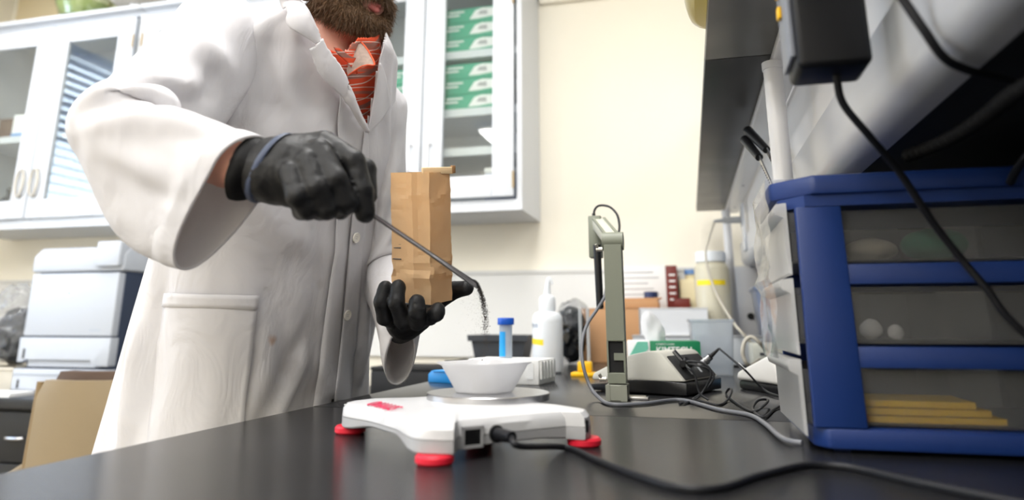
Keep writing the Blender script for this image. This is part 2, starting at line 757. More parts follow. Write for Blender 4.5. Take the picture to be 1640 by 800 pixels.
# window in the left wall with a slatted blind
bm = BM()
for lo, hi in (((-3.69, WY0, WZ0), (-3.61, WY0 + 0.05, WZ1)), ((-3.69, WY1 - 0.05, WZ0), (-3.61, WY1, WZ1)),
               ((-3.69, WY0, WZ0), (-3.61, WY1, WZ0 + 0.05)), ((-3.69, WY0, WZ1 - 0.05), (-3.61, WY1, WZ1)),
               ((-3.68, 0.78, WZ0), (-3.62, 0.83, WZ1))):
    box(bm, lo, hi)
win = struct('window_1', bm, WHITEP)
bm = box(BM(), (-3.655, WY0 + 0.05, WZ0 + 0.05), (-3.65, WY1 - 0.05, WZ1 - 0.05))
obj('pane', bm, glassmat('window_glass', (0.98, 0.99, 1), 0.0, 0.05), win)
bl = thing('window_blind', 'pale blue grey slatted blind hanging in the window of the left wall', 'blind', (-3.585, 0.8, WZ0))
SLAT = mat('blind_slat', rgb(84, 118, 168), 0.5, var=0.05)
bm = box(BM(), (-0.03, -0.9, WZ1 - WZ0 - 0.04), (0.012, 0.9, WZ1 - WZ0))
obj('head_rail', bm, SLAT, bl)
bm = BM()
boxc(bm, (0, 0, 0), (0.046, 1.78, 0.003))
slat_me = mesh_from('slat', bm, False)
slat_me.materials.append(SLAT)
nsl = 27
for k in range(nsl):
    s = bpy.data.objects.new('slat', slat_me)
    COL.objects.link(s)
    s.parent = bl
    s.location = (-0.006, 0, 0.06 + k * 0.054)
    s.rotation_euler = (0, R(8 if k < 17 else -20), 0)
for yy in (-0.55, 0.55):
    bm = box(BM(), (0.018, yy - 0.012, 0.0), (0.0195, yy + 0.012, WZ1 - WZ0 - 0.02))
    obj('ladder_tape', bm, SLAT, bl)

# ceiling light fixtures
EMIT = mat('lamp_diffuser', (0.9, 0.9, 0.88), 0.5, emit=(1, 0.97, 0.92), estr=2.0, var=0.01)
PLACE = ('above the bench end', 'above the near bench', 'nearest the window and the left cabinets', 'in the left front corner', 'at the front wall', 'beyond the shelf unit')
for i, (x, y, pw) in enumerate(LIGHTS):
    lf = thing('ceiling_light', f'white fluorescent ceiling panel {PLACE[i]}', 'ceiling light', (x, y, CEIL), 0, 'ceiling light panels')
    bm = BM()
    for lo, hi in (((-0.31, -0.61, -0.05), (-0.28, 0.61, 0)), ((0.28, -0.61, -0.05), (0.31, 0.61, 0)),
                   ((-0.28, -0.61, -0.05), (0.28, -0.58, 0)), ((-0.28, 0.58, -0.05), (0.28, 0.61, 0))):
        box(bm, lo, hi)
    obj('frame', bm, WHITEP, lf, False)
    bm = box(BM(), (-0.28, -0.58, -0.03), (0.28, 0.58, -0.02))
    obj('diffuser', bm, EMIT, lf, False)

# ---------------------------------------------------------------- wall cabinets with glass doors
CZ0, CZ1, CY0, CY1 = 1.465, 2.465, 2.42, 2.748


def wall_cabinet(label, x0, x1, doors, shelves, z0=CZ0, handles=True):
    """doors: list of (xa, xb, hinge side)"""
    t = thing('wall_cabinet', label, 'cabinet', ((x0 + x1) / 2, CY1, z0), 0)
    W = (x1 - x0) / 2
    D = CY1 - CY0
    H = CZ1 - z0
    bm = BM()
    th = 0.02
    box(bm, (-W, -D, 0), (-W + th, 0, H))
    box(bm, (W - th, -D, 0), (W, 0, H))
    box(bm, (-W + th, -D, 0), (W - th, 0, th + 0.02))
    box(bm, (-W + th, -D, H - th), (W - th, 0, H))
    box(bm, (-W + th, -0.012, th), (W - th, 0, H - th))
    obj('carcase', bm, CABW, t, False)
    bm = box(BM(), (-W - 0.01, -D - 0.035, H), (W + 0.01, 0, H + 0.022), bev=0.006)
    obj('cornice', bm, CABW, t)
    for z in shelves:
        bm = box(BM(), (-W + th, -D + 0.03, z - z0 - 0.016), (W - th, -0.012, z - z0 + 0.016))
        obj('shelf', bm, CABW, t, False)
    for xa, xb, hs in doors:
        cx = (x0 + x1) / 2
        d = bpy.data.objects.new('door', None)
        bm = BM()
        da, db = xa - cx, xb - cx
        zb, zt = 1.507 - z0, 2.43 - z0
        fw = 0.088 if xb - xa > 0.42 else 0.083
        pb, pt = 1.59 - z0, 2.345 - z0
        y0, y1 = -D - 0.022, -D - 0.001
        box(bm, (da, y0, zb), (da + fw, y1, zt), bev=0.003)
        box(bm, (db - fw, y0, zb), (db, y1, zt), bev=0.003)
        box(bm, (da + fw, y0, zb), (db - fw, y1, pb), bev=0.002)
        box(bm, (da + fw, y0, pt), (db - fw, y1, zt), bev=0.002)
        bpy.data.objects.remove(d)
        d = obj('door', bm, CABW, t)
        bm = box(BM(), (da + fw - 0.006, -D - 0.012, pb - 0.006), (db - fw + 0.006, -D - 0.009, pt + 0.006))
        obj('pane', bm, GLASS, d, False)
        hx = db - 0.036 if hs < 0 else da + 0.036
        hz = 1.667 - z0
        bm = BM()
        if xb - xa > 0.42:
            pts = []
            for k in range(17):
                a = 2 * PI * k / 16
                pts.append((hx + 0.021 * math.cos(a), y0 - 0.012, hz + 0.062 * math.sin(a)))
            tube(bm, pts, 0.0055, 8, 2)
            box(bm, (hx - 0.006, y0 - 0.012, hz + 0.052), (hx + 0.006, y0, hz + 0.066))
            box(bm, (hx - 0.006, y0 - 0.012, hz - 0.066), (hx + 0.006, y0, hz - 0.052))
            obj('handle', bm, NICKEL, d)
        else:
            tube(bm, [(hx, y0, hz + 0.055), (hx, y0 - 0.03, hz + 0.05), (hx, y0 - 0.034, hz), (hx, y0 - 0.03, hz - 0.05),
                      (hx, y0, hz - 0.055)], 0.0055, 8, 4)
            obj('handle', bm, WHITEP, d)
        ex = da + 0.0 if hs < 0 else db
        for zz in (0.11, zt - 0.12):
            bm = BM()
            cyl(bm, (ex, y0 - 0.002, zz - 0.028), (ex, y0 - 0.002, zz + 0.028), 0.0042, seg=10)
            cyl(bm, (ex, y0 - 0.002, zz - 0.033), (ex, y0 - 0.002, zz - 0.028), 0.0028, seg=8)
            cyl(bm, (ex, y0 - 0.002, zz + 0.028), (ex, y0 - 0.002, zz + 0.033), 0.0028, seg=8)
            obj('hinge', bm, BRASS, d)
    return t


wall_cabinet('white wall cabinet with oval pulls at the far left, above the printer', -3.33, -2.375,
             [(-3.325, -2.866, -1), (-2.858, -2.40, 1)], (1.90,))
wall_cabinet('white wall cabinet mostly hidden behind the raised coat sleeve', -2.372, -1.43,
             [(-2.35, -1.905, -1), (-1.897, -1.45, 1)], (1.90,))
wall_cabinet('white wall cabinet with green boxes, right of the bearded person', -1.415, -0.574,
             [(-1.36, -0.975, -1), (-0.969, -0.602, 1)], (2.105, 1.86, 1.70), z0=1.458)

# binder, books and boxes behind the left cabinet's glass
GREYB = mat('grey_card', rgb(196, 198, 204), 0.6, var=0.04)
for i, (x, ww, hh, m, lab) in enumerate(((-3.05, 0.035, 0.22, GREYB, 'pale grey binder standing upright behind the left glass door, leaning towards the frame'),
                                    (-2.985, 0.04, 0.26, GREYB, 'tall white folder beside the door frame in the left cabinet'))):
    t = thing('binder', lab, 'binder', (x, 2.6, 1.9165), 0)
    bm = box(BM(), (-ww / 2, -0.11, 0), (ww / 2, 0.11, hh), bev=0.003)
    obj('cover', bm, m, t)
    bm = box(BM(), (-ww / 2 + 0.006, -0.112, 0.06), (ww / 2 - 0.006, -0.1095, hh - 0.05))
    obj('spine_label', bm, PAPER, t)
t = thing('storage_box', 'small white box with a blue stripe on the left cabinet shelf', 'box', (-3.04, 2.46, 1.9165), 0)
bm = box(BM(), (-0.055, 0, 0), (0.055, 0.016, 0.11), bev=0.003)
obj('box_body', bm, PAPER, t)
bm = box(BM(), (-0.0555, -0.001, 0.004), (0.0555, 0.0, 0.016))
obj('stripe', bm, mat('label_blue', rgb(60, 140, 210), 0.5, var=0.03), t)
t = thing('wooden_block', 'brown wooden box lying behind the binder in the left cabinet', 'box', (-3.17, 2.58, 1.9165), 0)
bm = box(BM(), (-0.06, -0.08, 0), (0.06, 0.08, 0.10), bev=0.004)
obj('block_body', bm, mat('brown_wood', rgb(104, 78, 62), 0.6, var=0.2, stretch=(2, 20, 2)), t)
bm = box(BM(), (-0.062, -0.082, 0.1), (0.062, 0.082, 0.11), bev=0.003)
obj('lid', bm, MATS['brown_wood'], t)
for i, (x, r_, h_) in enumerate(((-3.13, 0.05, 0.16), (-3.03, 0.03, 0.12))):
    t = thing('bottle', ('wide' if i == 0 else 'slim') + ' dark bottle on the bottom of the left cabinet', 'bottle', (x, 2.55, 1.505))
    bm = lathe(BM(), [(0, 0), (r_, 0.003), (r_, h_ * .7), (r_ * .6, h_ * .85), (r_ * .45, h_ * .9), (r_ * .45, h_)], cap=True)
    obj('bottle_body', bm, mat('dark_glass', rgb(40, 48, 62), 0.2, var=0.1) if i == 0 else mat('grey_glass', rgb(120, 122, 126), 0.3, var=0.1), t)
    bm = lathe(BM(), [(r_ * .5, h_ * .97), (r_ * .5, h_ * 1.1), (r_ * .3, h_ * 1.12)])
    obj('cap', bm, BLACK, t)

# glove boxes in the right cabinet
GREENB = mat('green_print', rgb(64, 170, 138), 0.5, var=0.06)
DGREEN = mat('dark_green_print', rgb(40, 138, 104), 0.5, var=0.06)


def glove_box(x, z, w_, label, first=None):
    t = thing('glove_box', label, 'box', (x, 2.595, z), 0, 'green glove boxes in the right cabinet')
    bm = box(BM(), (-w_ / 2, -0.125, 0), (w_ / 2, 0.125, 0.064), bev=0.002)
    obj('carton', bm, GREENB, t)
    bm = BM()
    prism(bm, [(-0.005, 0.012), (0.02, 0.05), (0.05, 0.058), (w_ / 2 - 0.01, 0.054), (w_ / 2 - 0.012, 0.02), (0.03, 0.012)], 0, 0.0012,
          axes((0, -0.1252, 0), (1, 0, 0), (0, 0, 1)))
    obj('white_panel', bm, PAPER, t, False)
    bm = BM()
    prism(bm, [(0.03, 0.03), (0.04, 0.045), (0.07, 0.046), (0.072, 0.026)], 0, 0.0008, axes((0, -0.1265, 0), (1, 0, 0), (0, 0, 1)))
    obj('picture', bm, GREYP, t, False)
    bm = BM()
    for zz, a, b in ((0.045, -0.4, -0.12), (0.03, -0.42, -0.2)):
        box(bm, (w_ * a, -0.1265, zz), (w_ * b, -0.125, zz + 0.007))
    obj('print_line', bm, PAPER, t, False)
    bm = box(BM(), (-w_ / 2, -0.1258, 0), (-w_ / 2 + 0.03, -0.125, 0.064))
    obj('side_stripe', bm, DGREEN, t, False)
    return t


for s, (zs, nm) in enumerate(((2.122, 'upper'), (1.877, 'middle'))):
    for k in range(3):
        nth = ('bottom', 'middle', 'top')[k]
        glove_box(-0.80, zs + k * 0.0655, 0.24, f'green glove box behind the right glass door, {nth} of the {nm} shelf stack')
for s, (zs, nm) in enumerate(((1.877, 'middle'),)):
    for k in range(3):
        nth = ('bottom', 'middle', 'top')[k]
        glove_box(-1.06, zs + k * 0.0655, 0.2, f'green glove box nearest the beard behind glass, {nth} of its stack')
t = thing('storage_box', 'pale blue box low in the cabinet behind the paper bag', 'box', (-0.68, 2.58, 1.499))
bm = box(BM(), (-0.06, -0.09, 0), (0.06, 0.09, 0.12), bev=0.003)
obj('box_body', bm, mat('pale_blue_card', rgb(196, 204, 222), 0.6, var=0.03), t)
bm = box(BM(), (-0.062, -0.092, 0.12), (0.062, 0.092, 0.14), bev=0.003)
obj('lid', bm, PAPER, t)

# jars on top of the left cabinets
GJ = glassmat('jar_glass', (0.9, 0.94, 0.88), 0.02, 0.1)
MOSS = mat('moss_green', rgb(150, 165, 100), 0.8, var=0.3, vscale=30, bump=0.4, bscale=60)


def glass_bowl(px, d, r_, h_, label, fill, nm='glass_jar'):
    p = ony(px, 30, d)
    t = thing(nm, label, 'jar', (p.x, d, CZ1 + 0.0225))
    bm = lathe(BM(), [(r_ * .55, 0), (r_ * .75, 0.01), (r_, h_ * .4), (r_ * .98, h_ * .7), (r_ * .8, h_ * .9), (r_ * .82, h_), (r_ * .77, h_), (r_ * .76, h_ * .9), (r_ * .94, h_ * .7),
                           (r_ * .96, h_ * .4), (r_ * .7, 0.014), (0, 0.014)], seg=32, cap=False)
    obj('bowl', bm, GJ, t)
    bm = lathe(BM(), [(0, 0.015), (r_ * .69, 0.015), (r_ * .9, h_ * .3), (r_ * .6, h_ * .36), (0, h_ * .4)], seg=32)
    obj('filling', bm, fill, t)
    return t


glass_bowl(137, 2.5, 0.145, 0.26, 'wide glass jar with green filling on top of the left cabinet', MOSS)
SHADE = mat('jar_beige', rgb(206, 200, 190), 0.6, var=0.05)
t = thing('desk_bell_jar', 'pale upturned bowl on a white foot on the cabinet top', 'bowl', (ony(217, 20, 2.5).x, 2.5, CZ1 + 0.0225))
bm = lathe(BM(), [(0.05, 0), (0.055, 0.006), (0.03, 0.03), (0.028, 0.06), (0.03, 0.065)])
obj('foot', bm, WHITEP, t)
bm = lathe(BM(), [(0.03, 0.062), (0.1, 0.06), (0.125, 0.085), (0.13, 0.12), (0.12, 0.16), (0.0, 0.17)], seg=32)
obj('bowl', bm, SHADE, t)
glass_bowl(288, 2.5, 0.06, 0.2, 'slim glass jar on the cabinet top beside the white sleeve', SHADE)
t = thing('pinboard', 'beige board panel on the wall above the far left cabinet', 'board', (-3.1, 2.748, 2.5))
bm = box(BM(), (-0.45, -0.02, 0), (0.42, 0, 0.4), bev=0.004)
obj('panel', bm, mat('beige_board', rgb(220, 205, 170), 0.8, var=0.04), t)
bm = box(BM(), (0.18, -0.03, 0.0), (0.2, -0.02, 0.4))
obj('batten', bm, mat('tan_wood', rgb(205, 180, 140), 0.7, var=0.08), t)

# ---------------------------------------------------------------- main bench
t = thing('worktop', 'long black epoxy bench top running to the back wall', 'worktop', (0.2, 1.0, 0.89))
for ya, yb in ((-2.2, 1.026), (1.029, 2.733)):
    bm = box(BM(), (-0.788, ya - 1.0, 0.0), (0.80, yb - 1.0, 0.03), bev=0.003)
    obj('slab', bm, EPOXY, t)
BASEC = mat('base_cabinet_cream', rgb(214, 208, 194), 0.5, var=0.03)
for i, y in enumerate((-1.6, -0.8, 0.0, 0.8, 1.6)):
    nm = ('behind the camera', 'below the camera', 'under the bench below the balance', 'beside the legs of the person', 'nearest the back wall')[i]
    t = thing('base_cabinet', f'cream base cabinet with drawer and door, {nm}', 'cabinet', (0.2, y + 0.4, 0.0))
    bm = box(BM(), (-0.74, -0.398, 0.1), (0.74, 0.398, 0.888))
    obj('carcase', bm, BASEC, t, False)
    bm = box(BM(), (-0.7, -0.398, 0.0), (0.7, 0.398, 0.1))
    obj('plinth', bm, BLACKM, t, False)
    d = obj('door', box(BM(), (-0.76, -0.39, 0.12), (-0.741, 0.39, 0.66), bev=0.003), BASEC, t)
    obj('handle', tube(BM(), [(-0.76, 0.30, 0.58), (-0.785, 0.30, 0.57), (-0.785, 0.30, 0.49), (-0.76, 0.30, 0.48)], 0.005, 8, 4), NICKEL, d)
    d = obj('drawer', box(BM(), (-0.76, -0.39, 0.675), (-0.741, 0.39, 0.87), bev=0.003), BASEC, t)
    obj('handle', tube(BM(), [(-0.76, -0.06, 0.77), (-0.785, -0.05, 0.77), (-0.785, 0.05, 0.77), (-0.76, 0.06, 0.77)], 0.005, 8, 4), NICKEL, d)

# ---------------------------------------------------------------- reagent shelf unit on the bench
SX = 0.2
t = thing('reagent_shelf', 'white and dark grey bench shelf unit on the right with tubular post', 'shelf', (SX, 1.3, 0.92))
L = lambda x, y, z: (x - SX, y - 1.3, z - 0.92)
for ya, yb in ((-0.4, 1.078), (1.081, 2.64)):
    bm = box(BM(), L(0.049, ya, 1.46), L(0.150, yb, 1.478), bev=0.001)
    obj('upper_shelf', bm, DARKSH, t)
bm = BM()
box(bm, L(0.150, -0.4, 1.448), L(0.20, 2.64, 1.47), bev=0.004)
ld = obj('ledge', bm, WHITEP, t)
for yy in (0.9, 1.3, 1.7, 2.1, 2.5):
    bm = lathe(BM(), [(0, -0.001), (0.004, -0.001), (0.005, 0.002), (0, 0.002)], Matrix.Translation(L(0.178, yy, 1.4472)), seg=10)
    obj('screw', bm, GREYP, ld)
bm = box(BM(), L(0.204, -0.4, 1.30), L(0.216, 2.64, 1.95), bev=0.002)
obj('back_panel', bm, WHITEP, t)
# lower shelf: board with a deep rounded front lip
bm = BM()
prof = []
for k in range(9):
    a = -PI / 2 * k / 8
    prof.append((0.195 + 0.03 - 0.03 * math.cos(a), 1.247 + 0.03 + 0.03 * math.sin(a)))
prof = [(0.204, 1.335), (0.195, 1.328)] + prof + [(0.24, 1.247), (0.24, 1.335)]
rings = [[Vector(L(x, yy, z)) for x, z in prof] for yy in (-0.4, 2.62)]
loft(bm, rings)
obj('front_lip', bm, BARM, t, True, 50)
bm = box(BM(), L(0.24, -0.4, 1.25), L(0.70, 2.62, 1.268))
obj('lower_shelf', bm, BLACKM, t, False)  # black colour carries the shade on the underside of the board
bm = box(BM(), L(0.70, -0.4, 0.922), L(0.712, 2.62, 1.95))
obj('rear_panel', bm, BLACKM, t, False)  # black back added to enclose the space under the shelf and keep it dark
for yy in (1.085, 2.56):
    bm = BM()
    cyl(bm, L(0.1505, yy, 0.921), L(0.1505, yy, 1.448), 0.0145, seg=20)
    lathe(bm, [(0.0, 0), (0.022, 0), (0.022, 0.004), (0.016, 0.008), (0, 0.008)], Matrix.Translation(L(0.1505, yy, 0.921)), 20)
    lathe(bm, [(0.016, 0), (0.016, 0.012)], Matrix.Translation(L(0.1505, yy, 1.436)), 20)
    obj('post', bm, WHITEP, t)
bm = box(BM(), L(0.135, 2.60, 0.921), L(0.69, 2.62, 1.246), bev=0.003)
ep = obj('end_panel', bm, WHITEP, t)
bm = cyl(BM(), L(0.21, 2.594, 1.075), L(0.21, 2.60, 1.075), 0.012, seg=12)
obj('cap', bm, BLACK, ep)

# ---------------------------------------------------------------- balance
BALW = mat('balance_white', rgb(202, 202, 204), 0.38, var=0.01)
BALG = mat('balance_grey', rgb(168, 168, 170), 0.42, var=0.02)
REDP = mat('red_rubber', rgb(214, 28, 52), 0.45, var=0.05)
REDI = mat('red_lettering', rgb(222, 60, 100), 0.5, var=0.02)
BZ = 0.92
bal = thing('laboratory_balance', 'white electronic balance with red feet on the black bench', 'balance', (-0.2585, 0.785, BZ), R(47.3))


def bal_ring(inset, zf, arch=False):
    out = []
    HX, HY = 0.104, 0.127
    sides = [((-HX, -HY), (HX, -HY), (0, 1), 0.016), ((HX, -HY), (HX, HY), (-1, 0), 0.010),
             ((HX, HY), (-HX, HY), (0, -1), 0.010), ((-HX, HY), (-HX, -HY), (1, 0), 0.010)]
    for a, b, nrm, rec in sides:
        for k in range(16):
            t_ = k / 16
            s = abs(2 * t_ - 1)
            hard = 1 if nrm == (0, 1) else 0
            e0, e1 = (0.62, 0.70) if hard else (0.2, 0.75)
            q = 1 - min(1, max(0, (s - e0) / (e1 - e0)))
            q = q * q * (3 - 2 * q)
            x = a[0] + (b[0] - a[0]) * t_ + nrm[0] * rec * q
            y = a[1] + (b[1] - a[1]) * t_ + nrm[1] * rec * q
            # cut the corner
            cx, cy = abs(x) - (HX - 0.022), abs(y) - (HY - 0.022)
            if cx > 0 and cy > 0:
                m = cx + cy - 0.022
                if m > 0:
                    x -= math.copysign(m / 2, x)
                    y -= math.copysign(m / 2, y)
            ln = math.hypot(x, y)
            x -= x / ln * inset
            y -= y / ln * inset
            qa = 1 - min(1, max(0, (s - 0.25) / 0.5))
            qa = qa * qa * (3 - 2 * qa)
            z = zf + (0.007 * qa if arch and not hard else (0.003 * qa if arch else 0))
            out.append(Vector((x, y, z)))
    return out


bm = BM()
loft(bm, [bal_ring(0.03, 0.010, True), bal_ring(0.002, 0.0085, True), bal_ring(0, 0.010, True), bal_ring(0, 0.0205), bal_ring(0.004, 0.021)])
obj('base_shell', bm, BALG, bal, True, 35)
bm = BM()
loft(bm, [bal_ring(0.004, 0.0212), bal_ring(0, 0.0214), bal_ring(0.001, 0.030), bal_ring(0.006, 0.0355), bal_ring(0.03, 0.0385), bal_ring(0.06, 0.040)])
obj('top_shell', bm, BALW, bal, True, 35)
for sx, sy in ((-1, -1), (1, -1), (1, 1), (-1, 1)):
    bm = lathe(BM(), [(0.016, 0), (0.0182, 0.002), (0.0182, 0.0065), (0.016, 0.009)], Matrix.Translation((sx * 0.089, sy * 0.111, 0)), 24)
    obj('foot', bm, REDP, bal)
PCL = Matrix.Rotation(-R(47.3), 4, 'Z') @ (onz(782, 627, 0.967) - Vector((-0.2585, 0.785, BZ)))
PCL.z = 0
bm = lathe(BM(), [(0.03, 0.0375), (0.03, 0.0385), (0.071, 0.0385), (0.0735, 0.0392), (0.0737, 0.0462), (0.0728, 0.047), (0, 0.047)], Matrix.Translation(PCL), 64)
obj('weighing_pan', bm, STEEL, bal)
bm = box(BM(), (-0.058, -0.1117, 0.013), (-0.040, -0.1105, 0.027))
pt = obj('data_port', bm, BLACK, bal, False)
bm = BM()
for lo, hi in (((-0.061, -0.1125, 0.011), (-0.058, -0.1105, 0.029)), ((-0.040, -0.1125, 0.011), (-0.037, -0.1105, 0.029)),
               ((-0.061, -0.1125, 0.027), (-0.037, -0.1105, 0.030)), ((-0.061, -0.1125, 0.010), (-0.037, -0.1105, 0.013))):
    box(bm, lo, hi)
obj('port_rim', bm, BALG, pt, False)
bm = cyl(BM(), (-0.022, -0.1135, 0.021), (-0.022, -0.109, 0.021), 0.008, seg=20)
obj('power_socket', bm, BLACK, bal)
bm = box(BM(), (0.078, -0.1285, 0.016), (0.081, -0.1245, 0.028))
obj('release_slot', bm, BLACK, bal, False)
me = text_mesh('OHAUS', 0.0175, 0.0004, 0.0, 1.25)
me.transform(Matrix.Scale(1.5, 4, (0, 1, 0)))
me.transform(axes((-0.0845, 0.026, 0.0381), (0, -1, 0), (0.97, 0, 0.12)))
obj('lettering', me, REDI, bal)

# weighing boat
BOAT = frostmat('boat_plastic', rgb(238, 238, 240), 0.4, 0.12, 0.3)
pc = onz(775, 627, 0.967)
boat = thing('weighing_boat', 'small white plastic weighing boat on the steel pan', 'weighing boat', (pc.x, pc.y, 0.9675), R(20))
bm = BM()
def bring(r_, z, c_):
    o_ = []
    for k in range(4):
        a = PI / 4 + k * PI / 2
        for da in (-c_, c_):
            o_.append(Vector((r_ * math.cos(a + da), r_ * math.sin(a + da), z)))
    return o_
loft(bm, [bring(0.034, 0.0, 0.45), bring(0.036, 0.0015, 0.45), bring(0.053, 0.031, 0.55), bring(0.058, 0.0335, 0.6), bring(0.058, 0.0342, 0.6),
          bring(0.0525, 0.032, 0.55), bring(0.0352, 0.0022, 0.45), bring(0.02, 0.0015, 0.45)], True, True)
obj('boat_shell', bm, BOAT, boat, True, 62)
DUST = mat('grey_soil', rgb(92, 88, 84), 0.9, var=0.3, vscale=200)
bm = BM()
lathe(bm, [(0.026, 0.0022), (0.02, 0.005), (0.008, 0.0085), (0, 0.009)], None, 20)
o = obj('weighed_soil', bm, DUST, boat)
o['kind'] = 'stuff'

# power cord of the balance, lying on the bench
Mb = world_of(bal)
p0 = Mb @ Vector((-0.022, -0.1137, 0.021))
p1 = Mb @ Vector((-0.022, -0.140, 0.021))
cord = thing('cord_set', 'black power cord plugged into the balance, trailing across the near bench', 'cord', p0)
CORDM = mat('black_rubber_cord', rgb(18, 19, 24), 0.5, spec=0.35, var=0.1)
bm = BM()
cyl(bm, p0, p1, 0.0062, 0.0055, 16)
wobj('plug', bm, CORDM, cord)
ptsz = [onz(*q, 0.923) for q in ((905, 716), (960, 738), (1010, 757), (1080, 779), (1150, 782), (1215, 762), (1290, 745), (1360, 748), (1460, 770), (1580, 795), (1680, 815))]
bm = tube(BM(), [p1 - (p0 - p1).normalized() * -0.002, p1 + (p1 - p0) * 0.5 + Vector((0, 0, -0.006))] + ptsz, 0.0031, 8, 8)
wobj('cable', bm, CORDM, cord)

# ---------------------------------------------------------------- tube rack, tube, bottles
FOAM = mat('white_foam', rgb(236, 236, 234), 0.8, var=0.02, bump=0.25, bscale=300)
rk = thing('foam_rack', 'white foam tube rack standing behind the weighing boat', 'rack', (-0.395, 1.56, BZ), R(-8))
bm = box(BM(), (-0.085, -0.055, 0), (0.085, 0.055, 0.052), bev=0.003)
obj('rack_block', bm, FOAM, rk)
for k in range(5):
    bm = box(BM(), (0.0845, -0.048 + k * 0.02, 0.012), (0.0890, -0.036 + k * 0.02, 0.048))
    obj('side_rib', bm, FOAM, rk, False)
    bm = box(BM(), (-0.07 + k * 0.032, -0.0565, 0.012), (-0.055 + k * 0.032, -0.0548, 0.046))
    obj('front_rib', bm, FOAM, rk, False)
tp = ony(810, 560, 1.55)
ct = thing('centrifuge_tube', 'clear centrifuge tube with blue screw cap standing in the foam rack', 'tube', (tp.x, 1.55, BZ + 0.0525))
bm = lathe(BM(), [(0.0145, 0), (0.0145, 0.075), (0.0138, 0.075), (0.0138, 0.001)], seg=28, cap=False)
obj('tube_body', bm, frostmat('tube_plastic', rgb(225, 232, 240), 0.6, 0.35, 0.2), ct)
bm = BM()
for k in range(40):
    pass
lathe(bm, [(0.0185, 0.073), (0.019, 0.075), (0.019, 0.087), (0.018, 0.0885), (0, 0.0885)], seg=40)
obj('cap', bm, mat('cap_blue', rgb(20, 88, 196), 0.4, var=0.04), ct)
bm = BM()
rings = []
for zz in (0.004, 0.058):
    rings.append([Vector((0.0148 * math.cos(a), 0.0148 * math.sin(a), zz)) for a in np.linspace(R(-150), R(-78), 9)])
loft(bm, rings, closed=False)
obj('graduation_strip', bm, mat('strip_cyan', rgb(40, 165, 235), 0.5, var=0.03), ct)

p = onz(570, 648)
t = thing('paper_slip', 'thin white paper slip on the bench left of the balance', 'paper', (p.x, p.y, BZ), R(40))
obj('slip', box(BM(), (-0.018, -0.006, 0.0002), (0.018, 0.006, 0.0012)), PAPER, t, False)
obj('fold', box(BM(), (-0.018, -0.006, 0.0012), (-0.006, 0.006, 0.0018)), PAPER, t, False)

# blue clip box near the bench edge
p = onz(702, 611)
t = thing('tip_box', 'small bright blue plastic box at the bench edge behind the boat', 'box', (p.x + 0.02, p.y, BZ), R(-20))
bm = prism(BM(), [(-0.03, 0), (0.05, 0), (0.05, 0.022), (-0.02, 0.026), (-0.03, 0.018)], -0.02, 0.03, axes((0, 0, 0), (1, 0, 0), (0, 0, 1)), bev=0.002)
BLUEP = mat('bright_blue_plastic', rgb(36, 150, 226), 0.4, var=0.03)
obj('box_body', bm, BLUEP, t)
bm = box(BM(), (-0.015, -0.032, 0.0225), (0.05, 0.022, 0.027), bev=0.002)
obj('lid', bm, BLUEP, t)

# wash bottle
HDPE = mat('white_polyethylene', rgb(232, 236, 240), 0.45, sss=0.0, var=0.01)
p = onz(873, 598)
wb = thing('wash_bottle', 'white squeeze wash bottle with pointed spout and yellow label', 'bottle', (p.x, p.y + 0.04, BZ))
bm = lathe(BM(), [(0.034, 0), (0.040, 0.004), (0.0415, 0.012), (0.0415, 0.135), (0.040, 0.148), (0.034, 0.157), (0.022, 0.161), (0.02, 0.165)], seg=40)
obj('bottle_body', bm, HDPE, wb)
bm = lathe(BM(), [(0.0225, 0.163), (0.023, 0.166), (0.0225, 0.196), (0.019, 0.202), (0.012, 0.205), (0.01, 0.206)], seg=32)
obj('screw_cap', bm, HDPE, wb)
bm = tube(BM(), [(0, 0, 0.204), (0.001, 0, 0.225), (0.006, 0, 0.25), (0.016, 0, 0.235)], lambda t_: 0.0105 - 0.008 * t_, 12, 6)
obj('spout', bm, HDPE, wb)
bm = BM()
rings = [[Vector((0.0417 * math.cos(a), 0.0417 * math.sin(a), zz - 0.004 * k / 8)) for k, a in enumerate(np.linspace(R(-175), R(-95), 9))] for zz in (0.076, 0.091)]
loft(bm, rings, closed=False)
obj('yellow_label', bm, YTAPE, wb)
me = text_mesh('PWR', 0.017, 0.0002)
for v in me.vertices:
    a = R(-140) + v.co.x / 0.0418
    v.co = Vector((0.0418 * math.cos(a), 0.0418 * math.sin(a), 0.122 + v.co.y))
obj('lettering', me, mat('ink_blue', rgb(120, 140, 170), 0.6, var=0.02), wb)

# dark grey bin on a black tray, black case on the rear desk
t = thing('equipment_case', 'flat black case beside the coat hem behind the bench edge', 'case', (-0.845, 2.36, 0.801))
obj('case_body', box(BM(), (-0.22, -0.12, 0), (0.22, 0.12, 0.094), bev=0.006), BLACKM, t)
obj('case_lid', box(BM(), (-0.222, -0.122, 0.094), (0.222, 0.122, 0.106), bev=0.004), BLACKM, t)
t = thing('tray', 'thin black tray under the dark grey bin', 'tray', (-0.64, 2.36, 0.9205))
obj('tray_base', box(BM(), (-0.165, -0.1, 0), (0.13, 0.1, 0.005), bev=0.001), BLACKM, t)
obj('tray_rim', box(BM(), (-0.165, -0.1, 0.005), (0.13, -0.095, 0.009)), BLACKM, t, False)
DGREY = mat('dark_grey_plastic', rgb(58, 62, 68), 0.45, var=0.05)
t = thing('storage_bin', 'dark grey open bin with thick rim behind the blue capped tube', 'bin', (-0.63, 2.36, 0.926))
bm = BM()
rr = lambda w_, d_, z: [Vector((x, y, z)) for x, y in ((-w_, -d_), (w_, -d_), (w_, d_), (-w_, d_))]
